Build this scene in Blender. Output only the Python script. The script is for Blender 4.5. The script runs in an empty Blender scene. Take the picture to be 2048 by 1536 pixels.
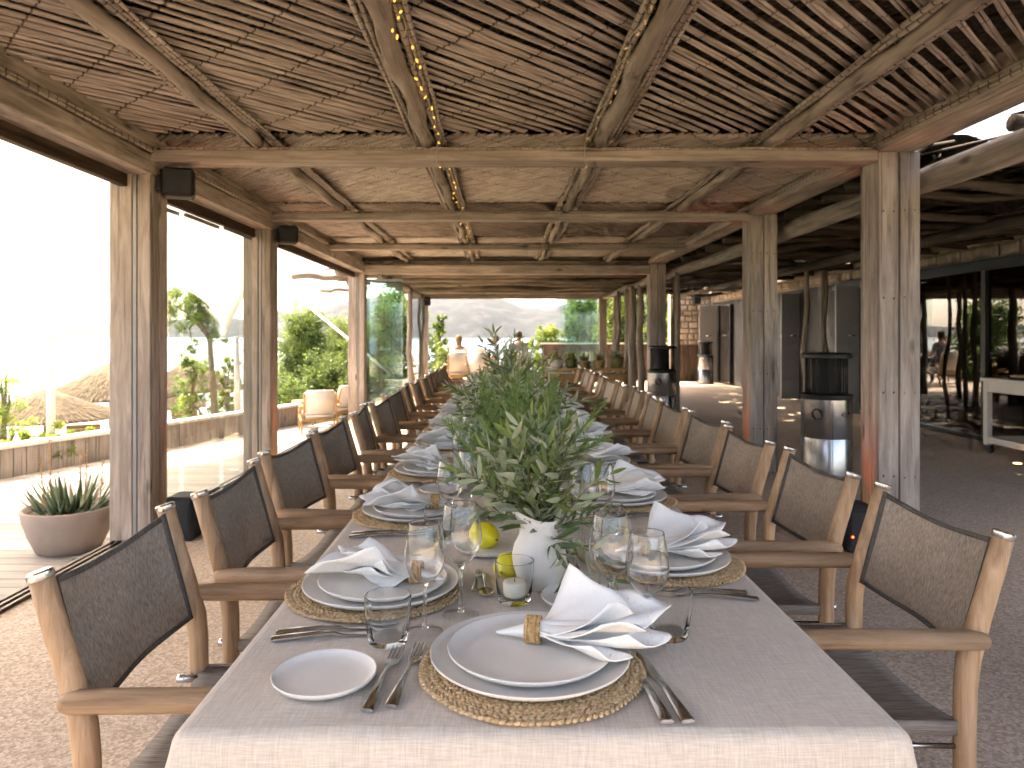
import bpy, bmesh, math, random
from math import sin, cos, pi, radians, sqrt, atan2
from mathutils import Vector, Matrix, Euler, noise

random.seed(7)
scene = bpy.context.scene
C = scene.collection

# ------------------------------------------------------------------ camera
F = 1450.0                       # focal length in photo pixels (photo is 2048 wide)
VX, VY = 1004.0, 672.0           # vanishing point of the table axis in the photo
H = 1.31                         # eye height
cam = bpy.data.cameras.new("camera")
cam.sensor_width = 36.0
cam.lens = F / 2048 * 36.0
cam.shift_x = (1024 - VX) / 2048
cam.shift_y = -(768 - VY) / 2048
cam.clip_start = 0.05
cam.clip_end = 30000
cam.dof.use_dof = True
cam.dof.focus_distance = 1.45
cam.dof.aperture_fstop = 8.0
camo = bpy.data.objects.new("camera", cam)
camo.location = (0, 0, H)
camo.rotation_euler = (pi / 2, 0, 0)
C.objects.link(camo)
scene.camera = camo

# ------------------------------------------------------------------ sky, sun, exposure
SUN_EL, SUN_AZ = radians(53), radians(-48)      # azimuth measured from +Y towards +X
w = bpy.data.worlds.new("World"); scene.world = w; w.use_nodes = True
wn = w.node_tree
sky = wn.nodes.new("ShaderNodeTexSky")
sky.sky_type = 'NISHITA'; sky.sun_disc = False
sky.sun_elevation = SUN_EL; sky.sun_rotation = SUN_AZ
sky.air_density = 0.5; sky.dust_density = 3.0; sky.ozone_density = 0.0
wn.links.new(sky.outputs[0], wn.nodes["Background"].inputs[0])
wn.nodes["Background"].inputs[1].default_value = 0.15
sun = bpy.data.lights.new("sun", 'SUN')
sun.energy = 2.0; sun.angle = radians(0.53); sun.color = (1.0, 0.97, 0.93)
suno = bpy.data.objects.new("sun", sun); C.objects.link(suno)
sd = Vector((sin(SUN_AZ) * cos(SUN_EL), cos(SUN_AZ) * cos(SUN_EL), sin(SUN_EL)))
suno.rotation_euler = sd.to_track_quat('Z', 'Y').to_euler()
suno.location = (0, 0, 30)
scene.view_settings.view_transform = 'Standard'
scene.view_settings.look = 'None'
scene.view_settings.gamma = 1.0
scene.view_settings.exposure = 3.15
scene.view_settings.use_white_balance = True
scene.view_settings.white_balance_temperature = 8500
scene.view_settings.white_balance_tint = 9
scene.render.engine = 'CYCLES'
cy = scene.cycles
cy.use_denoising = True
cy.use_adaptive_sampling = True; cy.adaptive_threshold = .03; cy.adaptive_min_samples = 12
cy.max_bounces = 9; cy.diffuse_bounces = 4; cy.glossy_bounces = 4
cy.transmission_bounces = 10; cy.transparent_max_bounces = 16; cy.volume_bounces = 0
cy.sample_clamp_indirect = 6.0
cy.blur_glossy = 0.8
cy.caustics_reflective = False
cy.caustics_refractive = True

# ------------------------------------------------------------------ helpers
def at(px, py, Y):
    return Vector(((px - VX) * Y / F, Y, H - (py - VY) * Y / F))
def onz(px, py, z=0.0):
    return at(px, py, (H - z) * F / (py - VY))

class MB:
    def __init__(s): s.v = []; s.f = []; s.mi = []; s.cur = 0
    def add(s, vs, fs):
        b = len(s.v); s.v += [tuple(v) for v in vs]
        for f in fs: s.f.append(tuple(i + b for i in f)); s.mi.append(s.cur)
    def box(s, c, d, ch=0.0, M=None):
        hx, hy, hz = d[0] / 2, d[1] / 2, d[2] / 2
        c = Vector(c)
        if ch <= 0:
            vs = [Vector((x * hx, y * hy, z * hz)) for x in (-1, 1) for y in (-1, 1) for z in (-1, 1)]
            fs = [(0, 1, 3, 2), (4, 6, 7, 5), (0, 4, 5, 1), (2, 3, 7, 6), (0, 2, 6, 4), (1, 5, 7, 3)]
        else:
            bm = bmesh.new(); bmesh.ops.create_cube(bm, size=1.0)
            for v in bm.verts: v.co = Vector((v.co.x * d[0], v.co.y * d[1], v.co.z * d[2]))
            bmesh.ops.bevel(bm, geom=bm.edges[:], offset=ch, segments=1, affect='EDGES')
            bm.verts.index_update()
            vs = [v.co.copy() for v in bm.verts]; fs = [tuple(v.index for v in f.verts) for f in bm.faces]; bm.free()
        if M is not None: vs = [M @ v for v in vs]
        s.add([v + c for v in vs], fs)
    def tube(s, pts, rad, n=10, cap=True, round_end=False, twist=0.0):
        pts = [Vector(p) for p in pts]
        if not hasattr(rad, '__len__'): rad = [rad] * len(pts)
        rad = list(rad)
        if round_end:
            d0 = (pts[0] - pts[1]).normalized(); d1 = (pts[-1] - pts[-2]).normalized()
            r0, r1 = rad[0], rad[-1]
            pts = [pts[0] + d0 * r0 * .9, pts[0] + d0 * r0 * .6] + pts + [pts[-1] + d1 * r1 * .6, pts[-1] + d1 * r1 * .9]
            rad = [r0 * .4, r0 * .8] + rad + [r1 * .8, r1 * .4]
        vs = []; fs = []
        up = None
        for i, p in enumerate(pts):
            t = (pts[min(i + 1, len(pts) - 1)] - pts[max(i - 1, 0)]).normalized()
            if up is None:
                up = Vector((0, 0, 1)) if abs(t.z) < .9 else Vector((1, 0, 0))
            a = t.cross(up).normalized(); up = a.cross(t).normalized()
            for k in range(n):
                an = 2 * pi * k / n + twist
                vs.append(p + (a * cos(an) + up * sin(an)) * rad[i])
        for i in range(len(pts) - 1):
            for k in range(n):
                fs.append((i * n + k, i * n + (k + 1) % n, (i + 1) * n + (k + 1) % n, (i + 1) * n + k))
        if cap:
            fs.append(tuple(range(n - 1, -1, -1))); fs.append(tuple((len(pts) - 1) * n + k for k in range(n)))
        s.add(vs, fs)
    def lathe(s, prof, n=32, c=(0, 0, 0), fn=None, M=None):
        vs = []; fs = []; c = Vector(c); rows = []
        for (r, z) in prof:
            if r < 1e-6:
                rows.append([len(vs)]); vs.append(Vector((0, 0, z)))
            else:
                row = []
                for k in range(n):
                    a = 2 * pi * k / n
                    p = Vector((r * cos(a), r * sin(a), z))
                    if fn: p = fn(p, a)
                    row.append(len(vs)); vs.append(p)
                rows.append(row)
        for A, B in zip(rows, rows[1:]):
            if len(A) == 1 and len(B) == 1: continue
            for k in range(n):
                if len(A) == 1: fs.append((A[0], B[k], B[(k + 1) % n]))
                elif len(B) == 1: fs.append((A[k], B[0], A[(k + 1) % n]))
                else: fs.append((A[k], B[k], B[(k + 1) % n], A[(k + 1) % n]))
        fs = [f[::-1] for f in fs]
        if M is not None: vs = [M @ v for v in vs]
        s.add([v + c for v in vs], fs)
    def grid(s, fn, nu, nv, flip=False):
        vs = [Vector(fn(i / nu, j / nv)) for i in range(nu + 1) for j in range(nv + 1)]
        fs = []
        for i in range(nu):
            for j in range(nv):
                a = i * (nv + 1) + j
                q = (a, a + nv + 1, a + nv + 2, a + 1)
                fs.append(q[::-1] if flip else q)
        s.add(vs, fs)
    def sheet(s, fn, nu, nv, t):
        """closed slab: grid surface thickened by t along its normals"""
        P = [[Vector(fn(i / nu, j / nv)) for j in range(nv + 1)] for i in range(nu + 1)]
        vs = []
        def nrm(i, j):
            a = P[min(i + 1, nu)][j] - P[max(i - 1, 0)][j]; b = P[i][min(j + 1, nv)] - P[i][max(j - 1, 0)]
            n_ = a.cross(b)
            return n_.normalized() if n_.length > 1e-12 else Vector((0, 0, 1))
        for sg in (.5, -.5):
            for i in range(nu + 1):
                for j in range(nv + 1): vs.append(P[i][j] + nrm(i, j) * t * sg)
        o = (nu + 1) * (nv + 1); fs = []
        ix = lambda i, j: i * (nv + 1) + j
        for i in range(nu):
            for j in range(nv):
                fs.append((ix(i, j), ix(i + 1, j), ix(i + 1, j + 1), ix(i, j + 1)))
                fs.append((o + ix(i, j), o + ix(i, j + 1), o + ix(i + 1, j + 1), o + ix(i + 1, j)))
        for i in range(nu):
            fs.append((ix(i, 0), o + ix(i, 0), o + ix(i + 1, 0), ix(i + 1, 0)))
            fs.append((ix(i, nv), ix(i + 1, nv), o + ix(i + 1, nv), o + ix(i, nv)))
        for j in range(nv):
            fs.append((ix(0, j), ix(0, j + 1), o + ix(0, j + 1), o + ix(0, j)))
            fs.append((ix(nu, j), o + ix(nu, j), o + ix(nu, j + 1), ix(nu, j + 1)))
        s.add(vs, fs)
    def mesh(s, name, mats, smooth=True):
        me = bpy.data.meshes.new(name)
        me.from_pydata(s.v, [], s.f)
        if not isinstance(mats, (list, tuple)): mats = [mats]
        for m in mats: me.materials.append(m)
        if len(mats) > 1: me.polygons.foreach_set("material_index", s.mi)
        if smooth: me.polygons.foreach_set("use_smooth", [True] * len(me.polygons))
        me.update()
        return me
    def build(s, name, mats, parent=None, smooth=True, loc=(0, 0, 0), rot=(0, 0, 0), auto=None):
        me = s.mesh(name, mats, smooth)
        if smooth and auto: me.set_sharp_from_angle(angle=radians(auto))
        return put(name, me, parent, loc, rot)

def put(name, data, parent=None, loc=(0, 0, 0), rot=(0, 0, 0)):
    o = bpy.data.objects.new(name, data)
    o.location = loc; o.rotation_euler = rot
    C.objects.link(o)
    if parent is not None: o.parent = parent
    return o
def tag(o, label, cat, group=None):
    o["label"] = label; o["category"] = cat
    if group: o["group"] = group
    return o
def thing(name, label, cat, loc=(0, 0, 0), rz=0.0, group=None):
    return tag(put(name, None, None, loc, (0, 0, rz)), label, cat, group)
def struct(o): o["kind"] = "structure"; return o
def stuff(o): o["kind"] = "stuff"; return o
kids = {}
def copy_tree(o, parent=None):
    c = o.copy(); C.objects.link(c)
    if parent is not None: c.parent = parent
    for ch in list(o.children): copy_tree(ch, c)
    return c
ORD = ["first", "second", "third", "fourth", "fifth", "sixth", "seventh", "eighth", "ninth", "tenth",
       "eleventh", "twelfth", "thirteenth", "fourteenth", "fifteenth"]
U = random.uniform

# ------------------------------------------------------------------ materials
def newmat(name):
    m = bpy.data.materials.new(name); m.use_nodes = True
    nt = m.node_tree; return m, nt, nt.nodes["Principled BSDF"]
def ramp(nt, cols):
    r = nt.nodes.new("ShaderNodeValToRGB"); e = r.color_ramp.elements
    while len(e) < len(cols): e.new(.5)
    for el, (p, c) in zip(e, cols): el.position = p; el.color = (*c, 1)
    return r
def coords(nt, scale, kind="Object", rand=True):
    tc = nt.nodes.new("ShaderNodeTexCoord"); mp = nt.nodes.new("ShaderNodeMapping")
    mp.inputs["Scale"].default_value = scale
    nt.links.new(tc.outputs[kind], mp.inputs[0])
    if rand:
        oi = nt.nodes.new("ShaderNodeObjectInfo"); ml = nt.nodes.new("ShaderNodeMath"); ml.operation = 'MULTIPLY'
        ml.inputs[1].default_value = 37.0
        nt.links.new(oi.outputs["Random"], ml.inputs[0]); nt.links.new(ml.outputs[0], mp.inputs["Location"])
    return mp
def noi(nt, vec, sc, det=5, rough=.55, dist=0.0):
    n = nt.nodes.new("ShaderNodeTexNoise"); n.inputs["Scale"].default_value = sc
    n.inputs["Detail"].default_value = det; n.inputs["Roughness"].default_value = rough
    n.inputs["Distortion"].default_value = dist
    nt.links.new(vec.outputs[0], n.inputs["Vector"]); return n
def bumpto(nt, b, h, strength, dist=0.01):
    bp = nt.nodes.new("ShaderNodeBump"); bp.inputs["Strength"].default_value = strength
    bp.inputs["Distance"].default_value = dist
    nt.links.new(h, bp.inputs["Height"]); nt.links.new(bp.outputs[0], b.inputs["Normal"])
def vary(nt, col, amt):
    oi = nt.nodes.new("ShaderNodeObjectInfo"); mr = nt.nodes.new("ShaderNodeMapRange")
    mr.inputs[3].default_value = 1 - amt; mr.inputs[4].default_value = 1 + amt
    nt.links.new(oi.outputs["Random"], mr.inputs[0])
    hs = nt.nodes.new("ShaderNodeHueSaturation")
    nt.links.new(mr.outputs[0], hs.inputs["Value"]); nt.links.new(col, hs.inputs["Color"])
    return hs.outputs[0]
def mixc(nt, fac, a, b, mode='MIX'):
    m = nt.nodes.new("ShaderNodeMix"); m.data_type = 'RGBA'; m.blend_type = mode
    for s_, v in ((m.inputs[0], fac), (m.inputs[6], a), (m.inputs[7], b)):
        if hasattr(v, "links"): nt.links.new(v, s_)
        elif isinstance(v, tuple): s_.default_value = (*v, 1) if len(v) == 3 else v
        else: s_.default_value = v
    return m.outputs[2]
def mat(name, cols, scale=(1, 1, 1), ns=6, det=6, rough=.7, bump=.2, bdist=.004, var=.08, spec=.3, metal=0.0, dist=0.0, coord="Object", bns=None):
    m, nt, b = newmat(name)
    mp = coords(nt, scale, coord); n = noi(nt, mp, ns, det, .6, dist)
    k = len(cols) - 1
    r = ramp(nt, [(.28 + .44 * i / max(k, 1), c) for i, c in enumerate(cols)])
    nt.links.new(n.outputs[0], r.inputs[0])
    nt.links.new(vary(nt, r.outputs[0], var), b.inputs["Base Color"])
    b.inputs["Roughness"].default_value = rough; b.inputs["Metallic"].default_value = metal
    b.inputs["Specular IOR Level"].default_value = spec
    if bump:
        h = n if bns is None else noi(nt, mp, bns, 4)
        bumpto(nt, b, h.outputs[0], bump, bdist)
    return m
def wood(name, cols, axis, rough=.75, fine=1.0, bump=.35, var=.12, knots=True):
    """grain stretched along one object axis, with blotches and a few knots"""
    m, nt, b = newmat(name)
    sc = [10.0 * fine] * 3; sc[axis] = .85 * fine
    mp = coords(nt, tuple(sc)); n = noi(nt, mp, 3.2, 9, .62, .7)
    k = len(cols) - 1
    r = ramp(nt, [(.25 + .5 * i / k, c) for i, c in enumerate(cols)]); nt.links.new(n.outputs[0], r.inputs[0])
    sc2 = [1.6] * 3; sc2[axis] = .5
    mp2 = coords(nt, tuple(sc2)); n2 = noi(nt, mp2, 2.0, 4)
    r2 = ramp(nt, [(.3, (.62, .60, .58)), (.7, (1.12, 1.08, 1.04))]); nt.links.new(n2.outputs[0], r2.inputs[0])
    col = mixc(nt, 1.0, r.outputs[0], r2.outputs[0], 'MULTIPLY')
    if knots:
        sc4 = [38.0] * 3; sc4[axis] = 1.1
        n4 = noi(nt, coords(nt, tuple(sc4)), 1.0, 4, .6); r4 = ramp(nt, [(.33, (.42, .40, .38)), (.43, (1, 1, 1)), (.62, (1, 1, 1)), (.74, (1.18, 1.16, 1.14))]); nt.links.new(n4.outputs[0], r4.inputs[0])
        col = mixc(nt, .85, col, r4.outputs[0], 'MULTIPLY')
        sc3 = [4.2] * 3; sc3[axis] = 1.5
        mp3 = coords(nt, tuple(sc3)); vo = nt.nodes.new("ShaderNodeTexVoronoi"); vo.inputs["Scale"].default_value = 1.0
        nt.links.new(mp3.outputs[0], vo.inputs["Vector"])
        r3 = ramp(nt, [(.05, (.25, .25, .25)), (.11, (1, 1, 1))]); nt.links.new(vo.outputs["Distance"], r3.inputs[0])
        col = mixc(nt, .8, col, r3.outputs[0], 'MULTIPLY')
    nt.links.new(vary(nt, col, var), b.inputs["Base Color"])
    b.inputs["Roughness"].default_value = rough; b.inputs["Specular IOR Level"].default_value = .25
    bumpto(nt, b, n.outputs[0], bump, .004)
    return m
def plain(name, col, rough=.6, metal=0.0, spec=.4, emit=None, es=0.0):
    m, nt, b = newmat(name)
    mp = coords(nt, (1, 1, 1)); n = noi(nt, mp, 14, 5)
    r = ramp(nt, [(.3, tuple(c * .96 for c in col)), (.7, tuple(min(1, c * 1.03) for c in col))])
    nt.links.new(n.outputs[0], r.inputs[0]); nt.links.new(r.outputs[0], b.inputs["Base Color"])
    r2 = ramp(nt, [(.3, (max(0, rough - .02),) * 3), (.7, (min(1, rough + .02),) * 3)])
    nt.links.new(n.outputs[0], r2.inputs[0]); nt.links.new(r2.outputs[0], b.inputs["Roughness"])
    b.inputs["Metallic"].default_value = metal; b.inputs["Specular IOR Level"].default_value = spec
    if emit: b.inputs["Emission Color"].default_value = (*emit, 1); b.inputs["Emission Strength"].default_value = es
    return m
def pane_mat(name, tint, refl=1.0, ior=1.5):
    """thin clear sheet of glass: light passes straight, Fresnel reflection on top"""
    m = bpy.data.materials.new(name); m.use_nodes = True; nt = m.node_tree; nt.nodes.clear()
    o = nt.nodes.new("ShaderNodeOutputMaterial"); t = nt.nodes.new("ShaderNodeBsdfTransparent"); t.inputs[0].default_value = (*tint, 1)
    g = nt.nodes.new("ShaderNodeBsdfGlossy"); g.inputs["Roughness"].default_value = .01
    lw_ = nt.nodes.new("ShaderNodeLayerWeight"); lw_.inputs[0].default_value = .5      # Schlick reflection, same from both faces
    pw = nt.nodes.new("ShaderNodeMath"); pw.operation = 'POWER'; pw.inputs[1].default_value = 4.0
    ma = nt.nodes.new("ShaderNodeMath"); ma.operation = 'MULTIPLY_ADD'; ma.inputs[1].default_value = .9; ma.inputs[2].default_value = .045
    ml = nt.nodes.new("ShaderNodeMath"); ml.operation = 'MULTIPLY'; ml.inputs[1].default_value = refl; ml.use_clamp = True
    mx = nt.nodes.new("ShaderNodeMixShader")
    nt.links.new(lw_.outputs["Facing"], pw.inputs[0]); nt.links.new(pw.outputs[0], ma.inputs[0]); nt.links.new(ma.outputs[0], ml.inputs[0])
    nt.links.new(ml.outputs[0], mx.inputs[0])
    nt.links.new(t.outputs[0], mx.inputs[1]); nt.links.new(g.outputs[0], mx.inputs[2]); nt.links.new(mx.outputs[0], o.inputs[0])
    return m
def leaf_mat(name, a, b_, trans=.35, rough=.5):
    m = bpy.data.materials.new(name); m.use_nodes = True; nt = m.node_tree; b = nt.nodes["Principled BSDF"]
    mp = coords(nt, (1, 1, 1)); n = noi(nt, mp, 9, 3)
    r = ramp(nt, [(.3, a), (.7, b_)]); nt.links.new(n.outputs[0], r.inputs[0])
    col = vary(nt, r.outputs[0], .22)
    nt.links.new(col, b.inputs["Base Color"]); b.inputs["Roughness"].default_value = rough
    b.inputs["Specular IOR Level"].default_value = .35
    tr = nt.nodes.new("ShaderNodeBsdfTranslucent"); nt.links.new(col, tr.inputs[0])
    mx = nt.nodes.new("ShaderNodeMixShader"); mx.inputs[0].default_value = trans
    nt.links.new(b.outputs[0], mx.inputs[1]); nt.links.new(tr.outputs[0], mx.inputs[2])
    nt.links.new(mx.outputs[0], nt.nodes["Material Output"].inputs[0])
    return m

TEAK = [(.27, .155, .086), (.46, .302, .185), (.62, .45, .31)]
GREY = [(.22, .188, .168), (.40, .35, .318), (.57, .515, .478)]
WARM = [(.24, .19, .158), (.41, .345, .30), (.57, .50, .455)]
teakX, teakY, teakZ = (wood("teak_" + "xyz"[i], TEAK, i, .5, 1.6, .2, .18, False) for i in range(3))
greyX, greyY, greyZ = (wood("weathered_" + "xyz"[i], GREY, i) for i in range(3))
warmX, warmY, warmZ = (wood("larch_" + "xyz"[i], WARM, i) for i in range(3))
darkY = wood("dark_stained_y", [(.03, .02, .014), (.07, .045, .03), (.11, .075, .05)], 1)
logY = wood("peeled_log_y", [(.20, .165, .14), (.33, .28, .245), (.46, .405, .36)], 1, .8, .8, .5)
logX = wood("peeled_log_x", [(.15, .115, .09), (.26, .21, .165), (.38, .315, .26)], 0, .8, .8, .5)
logZ = wood("peeled_log_z", [(.20, .16, .13), (.34, .285, .24), (.47, .40, .34)], 2, .8, .8, .5)
def cane_mat(name, cols, freq=9.0, rot=0.0, tie=.05):
    """reed canes: streaks running along the cane (object Y turned by rot) and thin wire ties across it"""
    m, nt, b = newmat(name)
    tc = nt.nodes.new("ShaderNodeTexCoord"); m1 = nt.nodes.new("ShaderNodeMapping"); m1.inputs["Rotation"].default_value = (0, 0, rot)
    nt.links.new(tc.outputs["Object"], m1.inputs[0])
    m2 = nt.nodes.new("ShaderNodeMapping"); m2.inputs["Scale"].default_value = (60, 4, 60); nt.links.new(m1.outputs[0], m2.inputs[0])
    n = noi(nt, m2, 1.0, 5, .6)
    r = ramp(nt, [(.3, cols[0]), (.5, cols[1]), (.72, cols[2])]); nt.links.new(n.outputs[0], r.inputs[0])
    m3 = nt.nodes.new("ShaderNodeMapping"); m3.inputs["Scale"].default_value = (.25, 1, .25); nt.links.new(m1.outputs[0], m3.inputs[0])
    wv = nt.nodes.new("ShaderNodeTexWave"); wv.inputs["Scale"].default_value = freq; wv.bands_direction = 'Y'
    wv.inputs["Distortion"].default_value = 1.2; wv.inputs["Detail"].default_value = 2; wv.inputs["Detail Scale"].default_value = 3
    nt.links.new(m3.outputs[0], wv.inputs["Vector"])
    r2 = ramp(nt, [(tie * .35, (.10, .065, .035)), (tie, (1, 1, 1))]); nt.links.new(wv.outputs[0], r2.inputs[0])
    col = mixc(nt, .9, r.outputs[0], r2.outputs[0], 'MULTIPLY')
    nt.links.new(vary(nt, col, .18), b.inputs["Base Color"])
    b.inputs["Roughness"].default_value = .55; b.inputs["Specular IOR Level"].default_value = .3
    return m
CANE = [(.20, .155, .128), (.37, .305, .26), (.53, .455, .40)]
caneM = cane_mat("cane", CANE, .9, pi / 4, .0006); caneN = cane_mat("cane_mirrored", CANE, 1.3, -pi / 4, .005)
canePur = cane_mat("tied_cane", [(.17, .128, .10), (.33, .265, .22), (.50, .43, .37)], 4.2, 0, .06)
caneUp = mat("cane_upper", [(.014, .010, .008), (.04, .030, .023), (.10, .078, .06)], (1, 1, 1), 18)  # upper canes nearly black: shade of the ceiling gaps put into the colour
thatch_dark = mat("brushwood", [(.018, .012, .008), (.045, .032, .023), (.10, .075, .056)], (1, 1, 1), 7, var=.3)
steel = plain("polished_steel", (.60, .62, .65), .2, 1.0)
brushed = plain("brushed_steel", (.42, .42, .43), .24, 1.0)
capM = plain("steel_cap", (.6, .6, .6), .22, 1.0)
blackM = plain("black_metal", (.016, .015, .015), .5)
blackP = plain("black_plastic", (.014, .014, .016), .65)
white_p = plain("white_paint", (.62, .59, .55), .5)

def sling_mat(name, lo, hi, ax):
    m, nt, b = newmat(name)
    sc = [260.0] * 3; sc[ax] = 14.0
    mp = coords(nt, tuple(sc)); n = noi(nt, mp, 1.0, 3, .6, .15)
    mpb = coords(nt, (3, 3, 3)); nb = noi(nt, mpb, 1.3, 3)
    r = ramp(nt, [(.32, lo), (.68, hi)]); nt.links.new(n.outputs[0], r.inputs[0])
    r2 = ramp(nt, [(.3, (.86, .86, .86)), (.7, (1.1, 1.1, 1.1))]); nt.links.new(nb.outputs[0], r2.inputs[0])
    col = mixc(nt, 1.0, r.outputs[0], r2.outputs[0], 'MULTIPLY')
    nt.links.new(vary(nt, col, .08), b.inputs["Base Color"]); b.inputs["Roughness"].default_value = .8
    b.inputs["Specular IOR Level"].default_value = .2
    bumpto(nt, b, n.outputs[0], .25, .001)
    return m
slingB = sling_mat("sling_back", (.225, .182, .15), (.45, .378, .32), 2)
slingS = sling_mat("sling_seat", (.15, .124, .104), (.30, .255, .22), 1)
hemM = sling_mat("sling_hem", (.095, .083, .075), (.16, .14, .126), 2)
def linen(name, lo, hi, s=520.0, bump=.25):
    m, nt, b = newmat(name)
    a = noi(nt, coords(nt, (s, s * .06, s * .06), rand=False), 1.0, 2); c = noi(nt, coords(nt, (s * .06, s, s), rand=False), 1.0, 2)
    md = nt.nodes.new("ShaderNodeMath"); md.operation = 'ADD'
    nt.links.new(a.outputs[0], md.inputs[0]); nt.links.new(c.outputs[0], md.inputs[1])
    mh = nt.nodes.new("ShaderNodeMath"); mh.operation = 'MULTIPLY'; mh.inputs[1].default_value = .5
    nt.links.new(md.outputs[0], mh.inputs[0])
    r = ramp(nt, [(.34, lo), (.66, hi)]); nt.links.new(mh.outputs[0], r.inputs[0])
    nb = noi(nt, coords(nt, (2.5, 2.5, 2.5), rand=False), 1.0, 4)
    r2 = ramp(nt, [(.3, (.95, .95, .95)), (.7, (1.03, 1.03, 1.03))]); nt.links.new(nb.outputs[0], r2.inputs[0])
    nt.links.new(mixc(nt, 1.0, r.outputs[0], r2.outputs[0], 'MULTIPLY'), b.inputs["Base Color"])
    b.inputs["Roughness"].default_value = .9; b.inputs["Specular IOR Level"].default_value = .1
    b.inputs["Sheen Weight"].default_value = .15
    bumpto(nt, b, mh.outputs[0], bump, .0015)
    return m
clothM = linen("linen_cloth", (.47, .40, .335), (.66, .58, .495))
napM = linen("white_napkin", (.78, .76, .73), (.87, .85, .82), 700, .15)
cushM = linen("cushion", (.58, .53, .48), (.68, .63, .58), 200)
stone_w = plain("matte_white_ceramic", (.69, .655, .61), .42, spec=.25)
jugM = plain("bisque_ceramic", (.66, .62, .57), .75)
jute = mat("jute", [(.30, .178, .085), (.55, .37, .20), (.73, .54, .34)], (1, 1, 1), 120, 3, .8, .3, .002, .1)
wicker = mat("wicker", [(.26, .14, .05), (.50, .30, .13), (.66, .45, .23)], (1, 1, 1), 150, 3, .7, .3, .002, .1)
wax = plain("candle_wax", (.78, .72, .58), .5)
lemonM = mat("lemon_skin", [(.62, .50, .02), (.74, .62, .04), (.62, .60, .06)], (1, 1, 1), 20, 4, .4, .3, .001, .05)
paper = plain("menu_paper", (.75, .74, .72), .8)
def glass_mat(name, col=(1, 1, 1), ior=1.45, rough=0.0):
    m = bpy.data.materials.new(name); m.use_nodes = True; nt = m.node_tree; b = nt.nodes["Principled BSDF"]
    b.inputs["Base Color"].default_value = (*col, 1); b.inputs["Transmission Weight"].default_value = 1.0
    b.inputs["Roughness"].default_value = rough; b.inputs["IOR"].default_value = ior
    return m
crystal = glass_mat("crystal", (.985, .985, .985), 1.45)
tumblerM = glass_mat("pressed_glass", (.985, .998, .998), 1.28)
wineM = pane_mat("thin_crystal", (.955, .955, .955), 1.25)
paneM = pane_mat("clear_pane", (.93, .96, .95), 1.0)
tealM = pane_mat("tinted_glass_edge", (.93, .975, .972), 1.3)
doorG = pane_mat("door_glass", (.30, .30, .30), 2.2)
oliveD = leaf_mat("olive_leaf_dark", (.075, .115, .05), (.14, .195, .08), .3, .38)
oliveS = leaf_mat("olive_leaf_silver", (.26, .30, .19), (.42, .45, .31), .35, .55)
oliveY = leaf_mat("olive_leaf_young", (.13, .18, .04), (.22, .27, .07), .4, .45)
stemM = mat("olive_stem", [(.12, .11, .05), (.22, .20, .10)], ns=30)
rosM = leaf_mat("rosemary_needle", (.12, .215, .06), (.24, .37, .11), .3, .45)
rosS = mat("rosemary_stem", [(.17, .20, .08), (.28, .26, .13)], ns=30)

# ------------------------------------------------------------------ terrain, sea, hills
def terr(x, y):
    d = max(0.0, (-x - 4.2) * .9 + (max(0, y - 6) * .22 if x < -2.6 else 0) ) if y < 24 else max(0.0, (-x - 4.2) * .9 + 3.96 + (y - 24) * .5)
    if y < 24 and x > -2.6: d = max(0, d)
    if y >= 22: d = max(d, (y - 22) * .5 if x < 9 else max(0, (y - 30) * .25))
    z = -.36 - 4.6 * (1 - math.exp(-(d / 19.0) ** 1.35)) - .012 * d
    return z + .10 * min(1, d / 4) * noise.noise(Vector((x * .35, y * .35, 0))) - (.0 if d < 50 else (d - 50) * .03)
mb = MB()
def tfn(u, v):
    x = -110 + 200 * u; y = -40 + 200 * v
    return (x, y, terr(x, y))
mb.grid(tfn, 130, 130)
m, nt, b = newmat("sandy_ground")
mp = coords(nt, (1, 1, 1), rand=False); n = noi(nt, mp, .35, 8); n2 = noi(nt, mp, 4, 6)
r = ramp(nt, [(.40, (.46, .38, .28)), (.52, (.20, .21, .08)), (.66, (.10, .14, .04))]); nt.links.new(n.outputs[0], r.inputs[0])
nt.links.new(r.outputs[0], b.inputs["Base Color"]); b.inputs["Roughness"].default_value = .95; bumpto(nt, b, n2.outputs[0], .6, .06)
struct(mb.build("ground", m))
mb = MB()
SEA = -4.0
for (x0, x1, y0, y1) in ((-9000, 9000, 25, 12000), (-9000, -20, -3000, 25)):
    mb.add([(x0, y0, SEA), (x1, y0, SEA), (x1, y1, SEA), (x0, y1, SEA)], [(0, 1, 2, 3)])
m, nt, b = newmat("sea_water")
mp = coords(nt, (1, .35, 1), rand=False); n = noi(nt, mp, .5, 8, .65)
b.inputs["Base Color"].default_value = (.03, .07, .085, 1); b.inputs["Roughness"].default_value = .22
b.inputs["IOR"].default_value = 1.33; bumpto(nt, b, n.outputs[0], .55, .6)
struct(mb.build("sea", m, smooth=False))

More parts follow.
